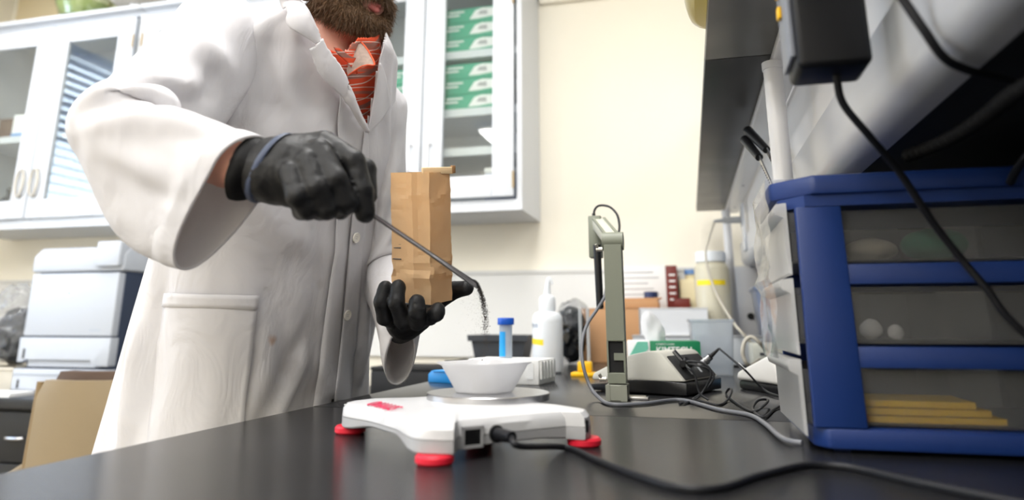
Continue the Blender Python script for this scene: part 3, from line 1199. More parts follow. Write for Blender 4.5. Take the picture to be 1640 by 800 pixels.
loft(bm, [rr(0.082, 0.055, 0), rr(0.094, 0.064, 0.068), rr(0.091, 0.061, 0.068), rr(0.08, 0.053, 0.003)])
obj('bin_body', bm, DGREY, t, False)
bm = BM()
loft(bm, [rr(0.104, 0.072, 0.066), rr(0.106, 0.074, 0.086), rr(0.092, 0.062, 0.086), rr(0.091, 0.061, 0.066)], False, False)
f0 = [f for f in bm.faces]
obj('rim', bm, DGREY, t, False)

# black refuse bag wrapped in clear film
def crumple(name, c, r, amp, s, seed, h=0.008, zflat=None):
    c = np.array(c)
    def fn(P):
        d = sd_ell(P, c, r)
        n = np.abs(vnoise(P, s, seed)) * amp + np.abs(vnoise(P, s * 2.3, seed + 1)) * amp * 0.4
        d = d + n
        if zflat is not None:
            d = np.maximum(d, zflat - P[..., 2])
        return d
    r = np.array(r)
    return sdf_mesh(name, fn, c - r - 0.02, c + r + 0.02, h, 1)


p = onz(915, 582)
bag = thing('refuse_bag', 'glossy black bag bundled in clear film beside the wash bottle', 'bag', (p.x, p.y, BZ))
me = crumple('bundle', (0, 0, 0.095), (0.060, 0.056, 0.098), 0.012, 60, 3, 0.005, 0.001)
obj('bundle', me, mat('glossy_black_film', rgb(16, 18, 20), 0.18, var=0.2), bag)
me = crumple('film', (0.012, -0.005, 0.155), (0.060, 0.056, 0.062), 0.012, 70, 5, 0.005)
obj('film', me, frostmat('crumpled_film', rgb(120, 128, 138), 0.4, 0.74, 0.08), bag)

# yellow stand with two glass rods
p = onz(933, 603)
t = thing('rod_stand', 'yellow plastic foot holding two clear glass rods', 'stand', (p.x, p.y + 0.02, BZ))
bm = BM()
box(bm, (-0.03, -0.022, 0), (0.03, 0.022, 0.010), bev=0.003)
obj('foot', bm, YELLOW, t)
obj('socket', box(BM(), (-0.014, -0.012, 0.010), (0.022, 0.012, 0.036), bev=0.004), YELLOW, t)
for xx in (-0.006, 0.014):
    bm = lathe(BM(), [(0.0042, 0.034), (0.0042, 0.165), (0.0028, 0.166), (0, 0.166)], Matrix.Translation((xx, 0, 0)), 16)
    obj('glass_rod', bm, frostmat('rod_glass', rgb(225, 228, 230), 0.5, 0.45, 0.1) if 'rod_glass' not in MATS else MATS['rod_glass'], t)

# ---------------------------------------------------------------- cartons against the back wall
t = thing('carton', 'large brown cardboard carton against the back wall', 'box', (-0.178, 2.53, BZ))
bm = box(BM(), (-0.193, -0.1, 0), (0.193, 0.1, 0.178), bev=0.003)
obj('carton_body', bm, CARD, t)
obj('flap', box(BM(), (-0.193, -0.101, 0.1785), (0.193, -0.001, 0.1815)), CARD, t, False)
obj('flap', box(BM(), (-0.193, 0.001, 0.1785), (0.193, 0.101, 0.1815)), CARD, t, False)
t = thing('power_supply', 'wide pale grey instrument box under the white binder', 'instrument', (0.05, 2.345, BZ))
LGREY = mat('pale_grey_casing', rgb(186, 190, 194), 0.45, var=0.02)
obj('casing', box(BM(), (-0.23, -0.06, 0.006), (0.17, 0.06, 0.088), bev=0.004), LGREY, t)
obj('top_plate', box(BM(), (-0.232, -0.062, 0.088), (0.172, 0.062, 0.093), bev=0.001), GREYP, t)
for xx in (-0.2, 0.14):
    obj('foot', lathe(BM(), [(0.01, 0), (0.012, 0.006)], Matrix.Translation((xx, -0.04, 0)), 12), BLACK, t)
t = thing('binder', 'white ring binder lying on the grey instrument box', 'binder', (-0.065, 2.35, BZ + 0.0935))
obj('cover', box(BM(), (-0.09, -0.055, 0), (0.125, 0.055, 0.003), bev=0.001), PAPER, t)
obj('cover', box(BM(), (-0.09, -0.055, 0.082), (0.125, 0.055, 0.085), bev=0.001), PAPER, t)
obj('spine', box(BM(), (-0.093, -0.055, 0), (-0.0895, 0.055, 0.085), bev=0.001), GREYP, t)
obj('pages', box(BM(), (-0.088, -0.053, 0.0031), (0.122, 0.052, 0.0819)), mat('page_edges', rgb(228, 230, 234), 0.8, var=0.03, stretch=(1, 1, 60)), t, False)
t = thing('carton', 'shallow tan cardboard tray on top of the large carton', 'box', (-0.19, 2.50, BZ + 0.182))
obj('carton_body', box(BM(), (-0.105, -0.06, 0), (0.09, 0.06, 0.024), bev=0.002), CARD, t)
obj('flap', prism(BM(), [(-0.09, 0.0245), (0.08, 0.0245), (0.1, 0.035), (-0.07, 0.033)], -0.05, 0.05, axes((0, 0, 0), (1, 0, 0), (0, 0, 1))), CARD, t, False)
t = thing('tape_roll', 'dark blue tape roll on the tan cardboard tray', 'tape', (-0.125, 2.47, BZ + 0.2175))
obj('roll', lathe(BM(), [(0.012, 0), (0.024, 0), (0.024, 0.02), (0.012, 0.02), (0.012, 0)], seg=28, cap=False), mat('tape_blue', rgb(44, 54, 92), 0.4, var=0.05), t)
obj('core', lathe(BM(), [(0.010, 0.0), (0.0118, 0.0), (0.0118, 0.0205), (0.010, 0.0205), (0.010, 0)], seg=28, cap=False), PAPER, t)
MAROON = mat('maroon_print', rgb(110, 40, 34), 0.5, var=0.05)
t = thing('product_box', 'tall white printed box with maroon side behind the tan tray', 'box', (-0.16, 2.655, BZ + 0.182))
obj('box_body', box(BM(), (-0.13, -0.06, 0), (0.085, 0.06, 0.155), bev=0.002), PAPER, t)
sd = obj('maroon_side', box(BM(), (0.085, -0.061, 0), (0.125, 0.06, 0.155), bev=0.001), MAROON, t)
for k in range(5):
    obj('print_bar', box(BM(), (0.096, -0.0618, 0.03 + k * 0.022), (0.118, -0.0609, 0.036 + k * 0.022)), PAPER, sd, False)
bm = BM()
for k in range(5):
    box(bm, (-0.1, -0.0608, 0.05 + k * 0.02), (0.06 - 0.02 * (k % 3), -0.06, 0.054 + k * 0.02))
obj('print_line', bm, GREYP, t, False)
obj('picture', box(BM(), (-0.128, -0.0612, 0.09), (-0.105, -0.06, 0.15)), mat('picture_green', rgb(140, 170, 60), 0.6, var=0.5, vscale=60), t, False)
t = thing('small_carton', 'small maroon carton at the foot of the printed box', 'box', (-0.022, 2.58, BZ + 0.182))
obj('carton_body', box(BM(), (-0.028, -0.03, 0), (0.028, 0.03, 0.032), bev=0.001), MAROON, t)
obj('lid', box(BM(), (-0.029, -0.031, 0.032), (0.029, 0.031, 0.036), bev=0.001), MAROON, t)
CREAMB = mat('cream_plastic', rgb(232, 220, 180), 0.5, var=0.03)
t = thing('jerrycan', 'cream plastic jug left of the taped canister', 'jug', (0.015, 2.675, BZ))
obj('jug_body', box(BM(), (-0.045, -0.05, 0), (0.045, 0.05, 0.29), bev=0.012, seg=3), CREAMB, t)
obj('neck', lathe(BM(), [(0.022, 0.285), (0.02, 0.31), (0.0, 0.31)], seg=20), CREAMB, t)
obj('cap', lathe(BM(), [(0.024, 0.30), (0.024, 0.318), (0.0, 0.318)], Matrix.Translation((0, 0, 0.008)), 20), mat('pale_blue_cap', rgb(110, 150, 205), 0.4, var=0.03), t)
CANM = frostmat('canister_plastic', rgb(240, 235, 214), 0.35, 0.1, 0.3)
t = thing('canister', 'tall milky canister with yellow tape band under the cable', 'canister', (0.083, 2.47, BZ))
bm = lathe(BM(), [(0.05, 0), (0.056, 0.006), (0.058, 0.02), (0.058, 0.31), (0.054, 0.325), (0.045, 0.332), (0.045, 0.34)], seg=32)
obj('canister_body', bm, CANM, t)
obj('lid', lathe(BM(), [(0.05, 0.334), (0.052, 0.336), (0.052, 0.366), (0.048, 0.37), (0, 0.37)], seg=32), HDPE, t)
bm = BM()
loft(bm, [[Vector((0.0585 * math.cos(a), 0.0585 * math.sin(a), z)) for a in np.linspace(R(-150), R(-45), 14)] for z in (0.255, 0.272)], closed=False)
obj('tape_band', bm, YTAPE, t)

# tissue box
p = onz(1037, 588)
tx = thing('tissue_box', 'green and white tissue wipe box with a tissue pulled out', 'tissue box', (-0.10, 1.80, BZ), R(4))
TG = mat('tissue_green', rgb(14, 122, 78), 0.5, var=0.04)
TM = mat('tissue_mint', rgb(120, 205, 178), 0.5, var=0.06)
obj('carton_body', box(BM(), (-0.0, -0.06, 0), (0.118, 0.06, 0.087), bev=0.001), TG, tx)
sd = obj('side_panel', box(BM(), (-0.055, -0.06, 0), (-0.0005, 0.06, 0.087), bev=0.001), PAPER, tx)
bm = prism(BM(), [(-0.052, 0.05), (-0.03, 0.086), (-0.006, 0.086), (-0.004, 0.07), (-0.04, 0.03)], 0, 0.0008, axes((0, -0.0602, 0), (1, 0, 0), (0, 0, 1)))
obj('mint_print', bm, TM, sd, False)
obj('lower_band', box(BM(), (-0.055, -0.0608, 0), (-0.0005, -0.06, 0.022)), TG, sd, False)
me = text_mesh('KIMTECH', 0.0135, 0.0002)
me.transform(axes((-0.028, -0.0612, 0.047), (1, 0, 0), (0, 0, 1)))
me.transform(Matrix.Translation((0, 0, 0)))
obj('lettering', me, GREYP, sd)
me = text_mesh('KIMTECH', 0.02, 0.0002, 0.0004)
me.transform(axes((0.056, -0.0605, 0.066), (1, 0, 0), (0, 0, 1)))
obj('lettering', me, PAPER, tx)
me = text_mesh('KIMBERLY-CLARK', 0.0055, 0.0002)
me.transform(axes((0.036, -0.0605, 0.080), (1, 0, 0), (0, 0, 1)))
obj('lettering', me, PAPER, tx)
bm = BM()
rings = []
for k in range(9):
    q = k / 8
    z = 0.085 + 0.075 * q
    ww = 0.020 + 0.006 * math.sin(q * 3.0) - 0.010 * q * q
    if k == 8:
        ww = 0.004
    rings.append([Vector((0.016 - 0.018 * q + ww * math.cos(a) * (1 + 0.22 * math.sin(4 * a + 0.6 * k)), 0.012 * (1 - 0.4 * q) * math.sin(a) * (1 + 0.3 * math.sin(3 * a - k)), z)) for a in np.linspace(0, 2 * PI, 20, endpoint=False)])
loft(bm, rings)
obj('tissue', bm, frostmat('tissue_paper', rgb(244, 244, 246), 0.4, 0.1, 0.8), tx, True, 60)

# translucent tub
p = onz(1141, 603)
TUB = frostmat('tub_plastic', rgb(225, 232, 240), 0.5, 0.55, 0.25)
t = thing('plastic_tub', 'empty translucent square tub behind the meter', 'tub', (0.052, 1.93, BZ), R(5))
bm = BM()
def sq(w_, z, c_=0.008):
    q = []
    for sx, sy in ((1, 1), (-1, 1), (-1, -1), (1, -1)):
        a0 = math.atan2(sy, sx)
        for da in (-0.5, 0, 0.5):
            q.append(Vector((sx * (w_ - c_) + c_ * math.cos(a0 + da), sy * (w_ - c_) + c_ * math.sin(a0 + da), z)))
    return q
loft(bm, [sq(0.044, 0), sq(0.046, 0.004), sq(0.053, 0.138), sq(0.051, 0.138), sq(0.044, 0.004), sq(0.042, 0.003)])
obj('tub_body', bm, TUB, t, True, 40)
bm = BM()
loft(bm, [sq(0.053, 0.131), sq(0.0555, 0.134), sq(0.0555, 0.140), sq(0.051, 0.140)], False, False)
obj('rim', bm, TUB, t, True, 40)

# grey meter box behind the tub
t = thing('relay_box', 'small beige grey electronics box right of the translucent tub', 'instrument', (0.215, 2.15, BZ))
obj('casing', box(BM(), (-0.05, -0.06, 0.004), (0.06, 0.06, 0.075), bev=0.004), mat('beige_casing', rgb(200, 200, 188), 0.5, var=0.03), t)
obj('base_plate', box(BM(), (-0.048, -0.058, 0.0), (0.058, 0.058, 0.004)), BLACK, t, False)
obj('label_plate', box(BM(), (-0.03, -0.061, 0.042), (0.0, -0.06, 0.05)), INK, t, False)
obj('label_plate', box(BM(), (0.02, -0.061, 0.02), (0.05, -0.06, 0.045)), GREYP, t, False)
# pale blue bin under the lower shelf
t = thing('storage_bin', 'pale blue translucent bin under the shelf beside the white end panel', 'bin', (0.30, 2.42, BZ))
bm = BM()
loft(bm, [rr(0.07, 0.07, 0), rr(0.09, 0.085, 0.24), rr(0.087, 0.082, 0.24), rr(0.068, 0.068, 0.003)])
obj('bin_body', bm, frostmat('pale_blue_plastic', rgb(196, 210, 238), 0.4, 0.1, 0.3), t, False)
bm = BM()
loft(bm, [rr(0.09, 0.085, 0.23), rr(0.097, 0.092, 0.236), rr(0.097, 0.092, 0.244), rr(0.088, 0.083, 0.244)], False, False)
obj('rim', bm, MATS['pale_blue_plastic'], t, False)

# ---------------------------------------------------------------- bench pH meter and electrode stand
PHG = mat('meter_stone_grey', rgb(206, 204, 194), 0.5, var=0.02, bump=0.04, bscale=400)
A = Vector((-0.014, 1.315, BZ))
dx = Vector((-0.014 + 0.199, 1.315 - 1.364, 0))   # front -> rear
ang = R(-22)
ph = thing('ph_meter', 'wedge shaped grey and black bench meter with cables in its rear panel', 'meter', A, ang)
LX, WY = 0.192, 0.175
side = [(-LX, 0.022), (-LX + 0.004, 0.034), (-0.108, 0.070), (-0.07, 0.078), (-0.050, 0.0775), (-0.042, 0.073), (-0.002, 0.026)]
bm = prism(BM(), side, 0.0, WY, axes((0, WY, 0), (1, 0, 0), (0, 0, 1)), bev=0.004)
obj('upper_housing', bm, PHG, ph)
side = [(-LX - 0.002, 0.003), (0.002, 0.003), (0.003, 0.024), (-0.05, 0.026), (-0.10, 0.026), (-0.135, 0.016), (-LX - 0.002, 0.014)]
bm = prism(BM(), side, -0.001, WY + 0.001, axes((0, WY, 0), (1, 0, 0), (0, 0, 1)), bev=0.002)
obj('base', bm, BLACK, ph)
for q in ((-0.17, 0.02), (-0.02, 0.02), (-0.17, 0.155), (-0.02, 0.155)):
    obj('foot', lathe(BM(), [(0.008, 0), (0.008, 0.004)], Matrix.Translation((q[0], q[1], 0)), 12), BLACK, ph)
# rear panel (faces +x local, leaning)
n0, n1 = Vector((-0.004, 0, 0.0285)), Vector((-0.0395, 0, 0.0705))
up_ = (n1 - n0).normalized()
RP = axes(n0, (0, 1, 0), up_)
bm = box(BM(), (0.010, 0.0, 0.0), (WY - 0.012, 0.052, 0.0022), RP, bev=0.002)
rp = obj('rear_panel', bm, mat('panel_charcoal', rgb(52, 52, 52), 0.5, var=0.08), ph)
def rpp(y, h_, o_=0.0):
    return RP @ Vector((y, h_, o_))
# BNC socket
bm = BM()
cyl(bm, rpp(0.135, 0.026, 0.0022), rpp(0.135, 0.026, 0.010), 0.0085, seg=20)
cyl(bm, rpp(0.135, 0.026, 0.010), rpp(0.135, 0.026, 0.026), 0.0068, 0.0064, 20)
cyl(bm, rpp(0.135, 0.026, 0.013), rpp(0.135, 0.026, 0.016), 0.0082, 0.0082, 20)
obj('bnc_connector', bm, STEEL, rp)
for (y_, h_) in ((0.035, 0.026), (0.075, 0.03)):
    obj('socket', lathe(BM(), [(0, 0), (0.007, 0), (0.0075, 0.003), (0.005, 0.004), (0, 0.004)], RP @ Matrix.Translation((y_, h_, 0.0022)), 18), BLACK, rp)
for (y_, h_) in ((0.055, 0.008), (0.105, 0.01)):
    obj('label_strip', box(BM(), (y_ - 0.004, h_, 0.0022), (y_ + 0.004, h_ + 0.014, 0.0027), RP), GREYP, rp, False)
# keypad side / display on the front slope
f0_, f1_ = Vector((-LX + 0.01, 0, 0.0365)), Vector((-0.112, 0, 0.0685))
FP = axes(f0_, (0, -1, 0), (f1_ - f0_))
obj('display', box(BM(), (-0.15, 0.045, -0.001), (-0.03, 0.082, 0.0015), FP), mat('lcd_grey', rgb(130, 140, 120), 0.3, var=0.03), ph, False)
bm = BM()
for i in range(4):
    for j in range(2):
        box(bm, (-0.14 + i * 0.028, 0.006 + j * 0.018, -0.001), (-0.12 + i * 0.028, 0.018 + j * 0.018, 0.002), FP)
obj('keypad', bm, DGREY, ph, False)

# plug and cable with the pin at the rear panel
Mp = world_of(ph)
W_ = lambda y, h_, o_: Mp @ rpp(y, h_, o_)
CABB = mat('black_cable', rgb(34, 35, 38), 0.5, var=0.08)
CABG = mat('grey_cable', rgb(104, 106, 112), 0.4, var=0.05)
t = thing('probe_plug', 'black jack plugs with thin dark leads in the meter rear panel', 'plug', W_(0.035, 0.026, 0.0063))
bm = BM()
cyl(bm, W_(0.035, 0.026, 0.0063), W_(0.035, 0.026, 0.02), 0.0085, seg=16)
cyl(bm, W_(0.022, 0.026, 0.012), W_(0.05, 0.026, 0.012), 0.006, seg=12)
wobj('jack', bm, BLACK, t)
bm = BM()
cyl(bm, W_(0.030, 0.03, 0.012), W_(0.022, 0.054, 0.014), 0.0042, seg=12)
wobj('pin', bm, STEEL, t)
for j, qs in enumerate((((1105, 583), (1135, 590), (1143, 605), (1128, 625), (1105, 641), (1088, 645)),
                        ((1102, 578), (1128, 582), (1139, 600), (1120, 634), (1096, 646)),
                        ((1100, 586), (1113, 600), (1120, 628), (1135, 640)))):
    pts = []
    for k, q in enumerate(qs):
        f = k / (len(qs) - 1)
        zz = 0.9235 + (1 - f) ** 1.5 * 0.045
        d_ = (W_(0.04, 0.02, 0.02)).lerp(onz(*qs[-1], 0.9225), f)
        pts.append(ony(q[0], q[1], 1.30 - 0.015 * j - 0.01 * math.sin(f * PI)) if f < 0.99 else onz(*q, 0.9225))
    bm = tube(BM(), [W_(0.04, 0.022, 0.014)] + pts, 0.0019, 8, 6)
    wobj('lead', bm, CABB, t)

# coiled black lead on the bench
bq = [(1088, 646), (1120, 642), (1150, 648), (1165, 640), (1172, 626), (1168, 622), (1163, 632), (1180, 645), (1205, 658), (1222, 650), (1230, 640), (1214, 641), (1206, 655), (1222, 668), (1240, 655), (1255, 648), (1275, 640)]
pts = []
for k, q in enumerate(bq):
    hz = 0.9225 + (0.012 if k in (4, 5) else 0.008 if k in (9, 10, 11) else 0.0 + 0.0008 * (k % 2))
    pts.append(onz(q[0], q[1], hz))
o = obj('coiled_lead', tube(BM(), pts, 0.0019, 8, 8), CABB, origin=pts[0])
tag(o, 'thin black lead with two loops on the bench by the meter', 'cable')

# electrode cable from the BNC socket to the right
e0 = W_(0.135, 0.026, 0.027)
e1 = W_(0.135, 0.026, 0.05)
t = thing('electrode_cable', 'thin grey cable with black strain relief leaving the meter connector', 'cable', e0)
wobj('strain_relief', tube(BM(), [e0, e0.lerp(e1, 0.5), e1], lambda q: 0.0042 - 0.002 * q, 10, 6), BLACK, t)
pts = [e1, ony(1175, 577, 1.40), ony(1193, 592, 1.38), onz(1222, 622, 0.93), onz(1245, 633, 0.925), onz(1290, 641, 0.9225)]
wobj('cable', tube(BM(), pts, 0.002, 8, 8), CABB, t)
wobj('marker_sleeve', tube(BM(), [ony(1182, 582, 1.393), ony(1187, 586.5, 1.388), ony(1193, 592, 1.38)], 0.0027, 8, 4), PAPER, t)

# electrode stand
EG = mat('stand_grey_green', rgb(126, 130, 116), 0.45, var=0.04, bump=0.03, bscale=300)
EGL = mat('arm_stone', rgb(198, 198, 184), 0.5, var=0.03)
SB = onz(989, 642)
es = thing('electrode_stand', 'grey green upright electrode arm standing left of the meter', 'stand', (SB.x, SB.y + 0.02, BZ), 0)
px = 1 / 905.0
bm = BM()
box(bm, (-0.016, -0.016, 0.028), (0.0155, 0.016, 0.045), bev=0.001)
box(bm, (-0.016, -0.010, 0.045), (0.0155, 0.016, 0.098))
box(bm, (-0.016, -0.016, 0.045), (-0.013, -0.009, 0.098))
box(bm, (0.0125, -0.016, 0.045), (0.0155, -0.009, 0.098))
box(bm, (-0.016, -0.016, 0.098), (0.0155, 0.016, 0.265), bev=0.001)
obj('post', bm, EG, es, False)
obj('slot_back', box(BM(), (-0.0128, -0.0104, 0.046), (0.0122, -0.010, 0.097)), BLACKM, es, False)
obj('slot_tab', box(BM(), (-0.004, -0.0145, 0.066), (0.0124, -0.0103, 0.078)), EG, es, False)
bm = BM()
box(bm, (-0.0195, -0.02, 0.0), (0.0165, 0.03, 0.026), bev=0.0015)
box(bm, (-0.0195, -0.021, 0.0), (-0.012, -0.017, 0.026))
box(bm, (0.006, -0.021, 0.0), (0.0165, -0.017, 0.026))
bs = obj('base_bracket', bm, mat('bracket_grey', rgb(142, 144, 132), 0.5, var=0.03), es, False)
def wing(parent, c, s=1.0):
    bm_ = BM()
    c = Vector(c)
    cyl(bm_, c, c + Vector((-0.012 * s, 0, 0)), 0.0042 * s, seg=12)
    for a in (0.6, 2.4):
        d_ = Vector((-0.3, math.cos(a) * 0.5, math.sin(a))).normalized()
        cyl(bm_, c + Vector((-0.008 * s, 0, 0)), c + Vector((-0.008 * s, 0, 0)) + d_ * 0.011 * s, 0.0032 * s, 0.0024 * s, 10)
    return obj('wing_screw', bm_, NICKEL, parent)
wing(es, (-0.0195, -0.004, 0.034))
bm = BM()
cyl(bm, (-0.019, -0.001, 0.272), (0.0185, -0.001, 0.272), 0.0165, seg=24)
obj('hinge', bm, EG, es)
wing(es, (-0.019, 0.0, 0.258))
# arm runs up and back to the electrode holder
hp = Vector((0, 0, 0.272))
MwE = world_of(es)
tipw = ony(958, 356, 1.40)
tl = MwE.inverted() @ tipw
ad = (tl - hp)
AM = axes(hp, ad, (0, 1, 0.3)) if False else None
zax = ad.normalized()
xax = Vector((1, 0, 0))
xax = (xax - zax * xax.dot(zax)).normalized()
yax = zax.cross(xax)
AMx = Matrix((xax, yax, zax)).transposed().to_4x4()
AMx.translation = hp
bm = box(BM(), (-0.0135, -0.010, 0.0), (0.0135, 0.010, ad.length), AMx, bev=0.001)
arm = obj('arm', bm, EGL, es)
for s in (-1, 1):
    bm = box(BM(), (0.011 * s - 0.0025, -0.0125, 0.012), (0.011 * s + 0.0025, -0.0095, ad.length - 0.01), AMx)
    obj('arm_rib', bm, EG, arm, False)
bm = BM()
boxc(bm, tl + Vector((-0.006, 0.0, -0.03)), (0.026, 0.03, 0.085), bev=0.002)
obj('holder', bm, EG, es)
# the electrode (held in the holder)
ew = MwE @ tl
t = thing('ph_electrode', 'slim black electrode hanging from the grey arm', 'electrode', ony(961, 492, 1.37))
etop, ebot = ony(956, 392, 1.37), ony(961, 492, 1.37)
dirv = (etop - ebot).normalized()
bm = BM()
cyl(bm, ebot, etop, 0.0072, 0.0078, 16)
wobj('shaft', bm, BLACK, t)
bm = cyl(BM(), ebot - dirv * 0.003, ebot, 0.0055, 0.0068, 16)
wobj('sensor_tip', bm, DGREY, t)
ctop = ony(951, 346, 1.40)
bm = tube(BM(), [ctop + Vector((0, 0, -0.01)), ony(952, 337, 1.40), ony(960, 329, 1.40), ony(976, 331, 1.39), ony(988, 343, 1.37), ony(992, 360, 1.34), ony(991, 373, 1.31)], 0.0024, 8, 8)
wobj('top_lead', bm, CABB, t)
bm = cyl(BM(), ctop + Vector((0, 0, -0.012)), ctop + Vector((0, 0, 0.006)), 0.0045, 0.0035, 12)
wobj('top_grommet', bm, BLACK, t)
gq = [ony(971, 462, 1.36), ony(967, 478, 1.34), ony(955, 497, 1.33), ony(940, 520, 1.30), ony(932, 550, 1.27), ony(934, 585, 1.245),
      ony(945, 618, 1.235), onz(960, 637, 0.926), onz(980, 647, 0.9235), onz(1030, 646, 0.9235), onz(1090, 640, 0.9235), onz(1150, 655, 0.9235),
      onz(1200, 664, 0.9235), onz(1225, 678, 0.9235), onz(1248, 698, 0.9235), onz(1265, 706, 0.9235), onz(1285, 709, 0.9235)]
o = obj('electrode_lead', tube(BM(), gq, 0.0031, 10, 8), CABG, origin=gq[-1])
tag(o, 'grey lead looping from the electrode down the post and along the bench', 'cable')
bm = BM()
pp = onz(1015, 641)
boxc(bm, (0, 0, 0.003), (0.05, 0.02, 0.006), bev=0.001)
t = thing('steel_key', 'short flat steel strip on the bench right of the electrode stand', 'strip', (pp.x, pp.y + 0.01, BZ), R(-3))
obj('strip', bm, STEEL, t)
obj('tongue', box(BM(), (-0.02, -0.006, 0.006), (0.02, 0.006, 0.0075)), NICKEL, t, False)

# handheld meter with a dark base
p = onz(1238, 634)
hm = thing('handheld_meter', 'white handheld meter with grey screen lying beside the drawer tower', 'meter', (0.150, 1.46, BZ), R(-62))
obj('lower_case', box(BM(), (-0.075, -0.03, 0.0), (0.06, 0.03, 0.018), bev=0.006), BLACK, hm)
side = [(-0.078, 0.018), (-0.074, 0.033), (0.03, 0.068), (0.052, 0.066), (0.066, 0.018)]
obj('upper_case', prism(BM(), side, -0.033, 0.033, axes((0, 0, 0), (1, 0, 0), (0, 0, 1)), bev=0.006, seg=3), mat('meter_white', rgb(222, 220, 216), 0.4, var=0.02), hm)
SPn = axes((-0.074, 0, 0.034), (0.104, 0, 0.035), (0, 1, 0))
obj('screen', box(BM(), (0.045, -0.02, -0.001), (0.095, 0.02, 0.0012), SPn), mat('lcd_dark', rgb(120, 128, 118), 0.25, var=0.04), hm, False)
obj('button_pad', box(BM(), (0.012, -0.016, -0.001), (0.036, 0.016, 0.0012), SPn), GREYP, hm, False)
p = onz(1212, 612)
t = thing('sponge_pad', 'light blue pad on the bench behind the handheld meter', 'pad', (p.x + 0.03, p.y + 0.0, BZ), R(-50))
obj('pad_body', box(BM(), (-0.03, -0.02, 0), (0.03, 0.02, 0.016), bev=0.004), mat('pad_blue', rgb(120, 180, 230), 0.7, var=0.06, bump=0.2, bscale=300), t)
obj('cover', box(BM(), (-0.028, -0.018, 0.0155), (0.028, 0.018, 0.019), bev=0.003), mat('pad_cover', rgb(150, 200, 238), 0.7, var=0.06), t)

# beige cable loop near the relay box, plug cable from the outlet
BEIGE = mat('beige_cable', rgb(196, 190, 176), 0.5, var=0.03)
o = obj('beige_cable', tube(BM(), [ony(1216, 575, 2.05), ony(1200, 585, 1.9), ony(1190, 568, 1.88), ony(1192, 548, 1.88), ony(1203, 539, 1.88), ony(1216, 548, 1.88), ony(1230, 566, 1.9), onz(1250, 603, 0.9265), onz(1270, 604, 0.9265)], 0.005, 10, 8), BEIGE, origin=ony(1216, 575, 2.05))
tag(o, 'thick beige cable arched beside the translucent tub', 'cable')
OY = 2.36
t = thing('wall_outlet', 'white vertical outlet strip on the shelf panel above the end post', 'outlet', (0.1945, OY, 1.38))
obj('face_plate', box(BM(), (-0.008, -0.03, -0.1), (0.0, 0.03, 0.055), bev=0.002), mat('plate_metal', rgb(226, 230, 236), 0.25, metal=0.3, var=0.02), t)
obj('socket', box(BM(), (-0.011, -0.016, -0.02), (-0.008, 0.016, 0.03), bev=0.001), GREYP, t)
t = thing('plug_cable', 'grey power plug in the outlet strip with cable drooping to the bench', 'cable', (0.183, OY, 1.383))
bm = BM()
cyl(bm, (0.183, OY, 1.383), (0.13, OY, 1.383), 0.0115, 0.0105, 16)
cyl(bm, (0.13, OY, 1.383), (0.098, OY, 1.381), 0.0075, 0.0045, 12)
wobj('plug', bm, GREYP, t)
wobj('cable', tube(BM(), [Vector((0.1, OY, 1.381)), ony(1134, 385, OY), ony(1130, 405, OY), ony(1135, 435, OY), ony(1150, 475, OY - 0.02), ony(1172, 512, OY - 0.1), ony(1188, 532, OY - 0.15), ony(1215, 560, 2.23)], 0.0042, 10, 8), BEIGE, t)

# ---------------------------------------------------------------- blue drawer tower
BLUE = mat('navy_plastic', rgb(20, 48, 108), 0.42, var=0.05, bump=0.02, bscale=200)
DRW = frostmat('drawer_plastic', rgb(150, 152, 156), 0.5, 0.78, 0.3, 0.26)
DX0, DX1, DY0, DY1 = 0.117, 0.50, 0.79, 1.005
dt = thing('drawer_tower', 'blue framed tower with three translucent drawers at the right', 'drawer tower', (DX0, DY0, BZ))
q = lambda x, y, z: (x - DX0, y - DY0, z - BZ)
bm = BM()
# base: tray with chamfered near-left corner
prism(bm, [(0.012, 0), (DX1 - DX0, 0), (DX1 - DX0, DY1 - DY0), (0.0, DY1 - DY0), (0.0, 0.02)], 0.004, 0.024, bev=0.003)
obj('base', bm, BLUE, dt)
for a, b in ((0.02, 0.02), (0.36, 0.02), (0.02, 0.19), (0.36, 0.19)):
    obj('foot', box(BM(), (a, b, 0), (a + 0.015, b + 0.012, 0.005)), BLUE, dt, False)
bm = BM()
prism(bm, [(0.02, -0.006), (DX1 - DX0 + 0.006, -0.006), (DX1 - DX0 + 0.006, DY1 - DY0 + 0.006), (-0.02, DY1 - DY0 + 0.006), (-0.02, 0.034)], 0.262, 0.284, bev=0.005)
obj('top_panel', bm, BLUE, dt)
bm = BM()
prism(bm, [(0.012, 0.0), (DX1 - DX0, 0.0), (DX1 - DX0, DY1 - DY0), (-0.012, DY1 - DY0), (-0.012, 0.03)], 0.250, 0.2625)
obj('top_rim', bm, BLUE, dt, False)
for (x0, x1) in ((0.0, 0.048), (DX1 - DX0 - 0.05, DX1 - DX0)):
    for y0 in (0.0, DY1 - DY0 - 0.012):
        bm = prism(BM(), [(x0, 0.024), (x1 + 0.002, 0.024), (x1, 0.25), (x0 + 0.002, 0.25)], 0, 0.012, axes((0, y0 + 0.012, 0), (1, 0, 0), (0, 0, 1)), bev=0.002)
        obj('post', bm, BLUE, dt)
for zc in (0.177, 0.093):
    for y0 in (0.0015, DY1 - DY0 - 0.0105):
        obj('rail', box(BM(), (0.046, y0, zc - 0.0105), (DX1 - DX0 - 0.048, y0 + 0.009, zc + 0.0105), bev=0.001), BLUE, dt)
levels = ((0.026, 0.080), (0.106, 0.164), (0.190, 0.246))
